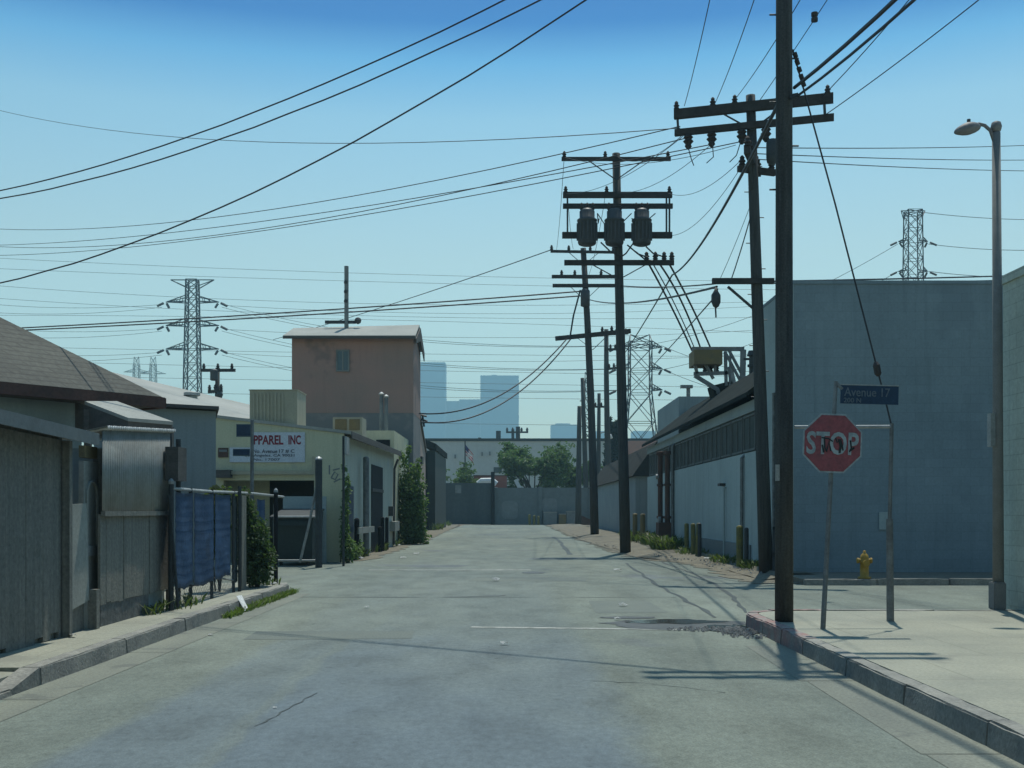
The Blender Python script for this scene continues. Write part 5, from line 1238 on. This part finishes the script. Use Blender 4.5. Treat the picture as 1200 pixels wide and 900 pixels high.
for (q0, q1, y0, m_, lb) in ((637, 653, 601, 'whitewash', 'wide pale crate at the foot of the end wall'), (655, 664, 603, 'box_yellow', 'narrow tan crate between two pale crates at the end wall'), (664, 675, 600, 'whitewash', 'tall pale crate at the right of the crates by the end wall')):
    p, q = W(q0, y0, 116.4), W(q1, 615.2, 116.4); oo = thing('crate', (p.x, 116.8, 0), lb, 'crate', g12)
    MB().box(p.x, q.x - .05, 116.4, 117.5, 0.02, p.z).build('body', m_, oo); MB().box(p.x - .03, q.x - .02, 116.36, 117.54, p.z, p.z + .09).build('lid', 'panel_grey', oo)
for k, (px_, lb) in enumerate(((620.5, 'leftmost yellow post before the end wall'), (626, 'second yellow post from the left before the end wall'), (631, 'third yellow post before the end wall, beside the crates'))):
    p = W(px_, 0, 116); bollard((p.x, 116, 0), 1.1 - .08 * k, lb, 'bollard_yellow', .13, group='yellow posts before the end wall')
p = W(684, 0, 113); mb = MB(); mb.slab([(p.x - .9, 113, .05), (p.x + 1.0, 113, .05), (p.x + .9, 113, .5), (p.x - .2, 113, 1.0), (p.x - .8, 113, .8)], (0, 1.0, 0)); tag(mb.build('scrap_heap', 'rust'), 'low rusty scrap heap at the foot of the thin poles', 'scrap')
# things beyond the wall
o = thing('flagpole', W(545, 600, 140), 'flagpole with a striped flag beyond the sheet gate', 'flag')
MB().tube([Vector((W(545, 0, 140).x, 140, 0)), W(545, 515, 140)], [.14, .07], 8).build('pole', 'dark_steel', o); MB().box(W(543, 0, 140).x, W(547.5, 0, 140).x, 139.8, 140.2, 0, W(0, 543, 140).z).build('sleeve', 'dark_steel', o)
p0, p1 = W(545.5, 521, 139.9), W(546, 534, 139.9); d0 = W(555, 536, 139.9) - W(545.5, 521, 139.9)
fl = None
for k in range(7):
    t0, t1 = k / 7, (k + 1) / 7; mb = MB(); prev = None
    for i in range(9):
        s_ = i / 8; oy = .12 * math.sin(s_ * 8)
        a_ = p0.lerp(p1, t0) + Vector((d0.x * s_, oy, d0.z * s_ * .8)); b_ = p0.lerp(p1, t1) + Vector((d0.x * s_ * (1 - .25 * t1), oy, d0.z * s_ * (.8 - .55 * t1)))
        row = [mb.bm.verts.new(a_), mb.bm.verts.new(b_)]
        if prev: mb.bm.faces.new((prev[0], row[0], row[1], prev[1]))
        prev = row
    fo = mb.build('flag_stripe', 'cloth_red' if k % 2 == 0 else 'cloth_white', o)
mb = MB(); mb.face([p0 + Vector((0, -.03, 0)), p0 + Vector((d0.x * .4, -.06, d0.z * .32)), p0.lerp(p1, .5) + Vector((d0.x * .36, -.06, d0.z * .22)), p0.lerp(p1, .5) + Vector((0, -.03, 0))]); mb.build('flag_canton', 'cloth_blue', o)
o = thing('white_factory', W(640, 598, 210), 'long plain white factory block with a flat roof beyond the street end', 'building')
a, b = W(470, 517, 200), W(790, 517, 200)
MB().box(a.x, b.x, 200, 230, 0, a.z).build('wall', 'far_building', o)
MB().box(a.x - .2, b.x + .2, 199.8, 230.2, a.z + .01, a.z + .5).build('parapet_cap', 'roof_dark', o)
for px_, y_ in ((521.5, 533), (533.5, 535), (565, 532), (574, 531.5)):
    p = W(px_, y_, 200); MB().box(p.x - .14, p.x + .14, 199.7, 199.995, p.z - .35, p.z + .35).build('wall_vent', 'tower_grey', o)
p, q = W(578.5, 547.5, 200), W(588, 554, 200); MB().box(p.x, q.x, 199.9, 199.995, q.z, p.z).build('window', 'glass_dirty', o)
mb = MB(); mb.bar(W(525, 516, 200), W(556, 515.5, 200), .15, .15); mb.lathe([(.3, 0), (.3, .5)], W(562, 516, 201), 8); mb.build('roof_fittings', 'steel', o)
o = thing('truck_trailer', W(575, 600, 128), 'top of a red brown truck body showing over the sheet gate', 'truck')
p, q = W(555, 558, 128), W(594, 566, 128); MB().box(p.x, q.x, 128, 131, 1.1, p.z).build('body', 'truck_red', o); MB().box(p.x - .05, q.x + .05, 127.95, 131.05, p.z + .002, p.z + .12).build('roof', 'rust', o)
for xx in (p.x + .8, q.x - .8): MB().lathe([(.5, -.15), (.5, .15)], (xx, 128.2, .5), 14, 'y').build('wheel', 'dead_black', o)
p, q = W(562, 564, 124), W(581, 566, 124)
mb = MB(); mb.tube([W(560, 567, 124), W(564, 563.8, 124), W(577, 563.5, 124), W(582, 567, 124)], [.3, .35, .35, .3], 8); mb.box(W(558, 0, 124).x, W(583, 0, 124).x, 123.2, 125, .4, 4.1); tag(mb.build('white_van', 'white_paint'), 'white van roof showing over the sheet gate before the red truck', 'van')
p = W(607, 571, 121); mb = MB(); mb.bar(W(604, 562, 121), W(610, 574, 121), .25, .4); tag(mb.build('leaning_board', 'white_paint'), 'small white board leaning behind the end wall under the tree', 'board')
tree('leafy_tree', 'broad leafy tree behind the end wall, larger of the two', (W(630, 0, 131).x, 131, 0), 9.5, 6.0, 51, n=17000, size=.34, trunks=4, group='trees behind the end wall')
tree('leafy_tree', 'smaller leafy tree behind the end wall, at right of the broad one', (W(661, 0, 133).x, 133, 0), 8.7, 4.8, 52, n=12000, size=.32, trunks=2, group='trees behind the end wall')
tree('leafy_tree', 'low bushy tree behind the sheet gate at left', (W(527, 0, 127).x, 127, 0), 7.4, 4.4, 53, n=5000, size=.3, trunks=2, group='trees behind the end wall')
# cypress
for (px_, yt, lb, s_) in ((715.5, 493, 'dark pointed cypress tree between the far poles', 1.0), (723, 495, 'narrower dark cypress close beside the transformer pole', .7)):
    rnd = random.Random(int(px_)); p = W(px_, 0, 140); H_ = W(0, yt, 140).z
    oo = thing('cypress_tree', (p.x, 140, 0), lb, 'tree', 'dark cypresses at the street end'); cr = MB()
    for k in range(26):
        t = k / 25; rr = (1.5 * (1 - t) ** .75 + .14) * s_; leaves(cr, rnd, (p.x + rnd.uniform(-.12, .12), 140, 1.0 + (H_ - 1.2) * t), int(260 * (1.1 - t)) + 40, .45, (rr, rr, .5), .3, -1)
    cr.build('crown', 'leaf_dark', oo); MB().tube([(p.x, 140, -.1), (p.x, 140, H_ * .8)], [.18, .05], 8).build('trunk', 'bark', oo)
p, q = W(690, 566, 150), W(780, 566, 150); mb = MB(); mb.box(p.x, q.x, 150, 156, 0, W(0, 566, 150).z); mb.box(p.x - .3, q.x, 149.6, 156.4, W(0, 566, 150).z, W(0, 564, 150).z); mb.build if False else None
oo = thing('white_shed', ((p.x + q.x) / 2, 153, 0), 'low pale shed behind the end wall among the poles', 'shed'); mb.build('wall', 'whitewash', oo)
p = W(745, 528, 165); oo = thing('tan_house', (p.x, 168, 0), 'tan roofed house far behind the warehouse', 'house')
MB().box(p.x - 3, p.x + 4.5, 165, 172, 0, W(0, 548, 165).z).build('wall', 'pink_stucco', oo); MB().hull8([(p.x - 3.3, 164.6, W(0, 548, 165).z), (p.x + 4.8, 164.6, W(0, 548, 165).z), (p.x + 4.8, 172.4, W(0, 548, 165).z), (p.x - 3.3, 172.4, W(0, 548, 165).z)], [(p.x - 2, 168, W(0, 515, 165).z), (p.x + 3.8, 168, W(0, 515, 165).z), (p.x + 3.8, 169, W(0, 515, 165).z), (p.x - 2, 169, W(0, 515, 165).z)]).build('roof', 'rust', oo)

# ------------------------------------------------------------------ downtown skyline
g13 = 'hazy downtown towers'
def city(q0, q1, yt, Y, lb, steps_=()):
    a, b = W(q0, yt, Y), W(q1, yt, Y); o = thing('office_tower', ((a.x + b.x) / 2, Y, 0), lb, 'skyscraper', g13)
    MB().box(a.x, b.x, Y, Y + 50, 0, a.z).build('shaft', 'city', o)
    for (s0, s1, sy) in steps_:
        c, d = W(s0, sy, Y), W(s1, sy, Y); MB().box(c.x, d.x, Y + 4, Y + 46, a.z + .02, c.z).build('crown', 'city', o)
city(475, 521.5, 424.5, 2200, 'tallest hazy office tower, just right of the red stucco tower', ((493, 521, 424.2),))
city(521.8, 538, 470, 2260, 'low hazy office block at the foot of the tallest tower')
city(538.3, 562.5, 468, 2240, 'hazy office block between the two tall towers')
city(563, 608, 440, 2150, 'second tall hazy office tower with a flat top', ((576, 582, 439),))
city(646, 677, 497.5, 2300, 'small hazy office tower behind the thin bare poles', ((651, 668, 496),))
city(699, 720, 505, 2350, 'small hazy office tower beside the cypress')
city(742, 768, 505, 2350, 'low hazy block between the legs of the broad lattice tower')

# ------------------------------------------------------------------ litter
rnd = random.Random(77)
def scrap(p, s, lb, group='paper scraps lying about the street', z=.02):
    mb = MB(); k = 7; top = []
    ring = [Vector((p[0] + math.cos(t) * s * rnd.uniform(.6, 1.2), p[1] + math.sin(t) * s * rnd.uniform(.5, 1.0), z + rnd.uniform(.002, .5 * s))) for t in [2 * math.pi * i / k for i in range(k)]]
    c = Vector((p[0], p[1], z + s * rnd.uniform(.3, .7)))
    cv = mb.bm.verts.new(c); vs_ = [mb.bm.verts.new(v) for v in ring]
    for i in range(k): mb.bm.faces.new((cv, vs_[i], vs_[(i + 1) % k]))
    bmesh.ops.solidify(mb.bm, geom=mb.bm.faces[:], thickness=.003)
    return tag(mb.build('paper_scrap', 'paper'), lb, 'litter', group)
def gp(px, py, z=0): g = G(px, py, z); return (g.x, g.y)
scrap(gp(730, 711), .08, 'crumpled white paper on the road just above the puddle')
scrap(gp(724, 727), .05, 'white paper bit at the left edge of the puddle')
scrap(gp(581, 681), .1, 'white paper lying mid-street below the worn road line')
scrap(gp(591, 756), .05, 'pale scrap lying below the stop line')
scrap(gp(430, 713), .05, 'white scrap on the open road left of the stop line')
scrap(gp(724, 670), .13, 'flat white scrap on the road left of the dark cracks')
for px_, py_ in ((834, 655), (848, 658), (857, 655), (842, 653)): scrap(gp(px_ - 4, py_ + 1, .08), .13, 'pale rubbish heaped on the dirt by the yellow posts', 'rubbish on the dirt verge', .1)
for px_, py_ in ((422, 656), (480, 638), (489, 650), (466, 640), (472, 655)): scrap(gp(px_, py_), .12, 'white scrap by the road edge in front of the leafy bush', 'scraps before the leafy bush', .03)
scrap(gp(247, 745), .04, 'white scrap in the gutter beside the left kerb', z=.005)
scrap(gp(1172, 877), .03, 'small white scrap in the gutter at lower right', z=.01)
scrap(gp(85, 747, .158), .06, 'crumpled litter at the foot of the pale sheet panel', z=.17)
scrap(gp(322, 830), .02, 'tiny pale scrap in the middle of the near road', z=.003)
mb = MB(); a = Vector((-4.12, 17.0, .2)); mb.slab([a + Vector((-.08, -.1, .03)), a + Vector((.08, -.22, -.19)), a + Vector((.11, -.1, -.19)), a + Vector((-.04, .05, .03))], (.004, .004, .006))
tag(mb.build('paper_sheet', 'paper'), 'white sheet of paper leaning on the left kerb in the grass', 'litter')
scrap((-4.4, 20.5), .09, 'pale rubbish on the sidewalk at the foot of the ivy', z=.165)
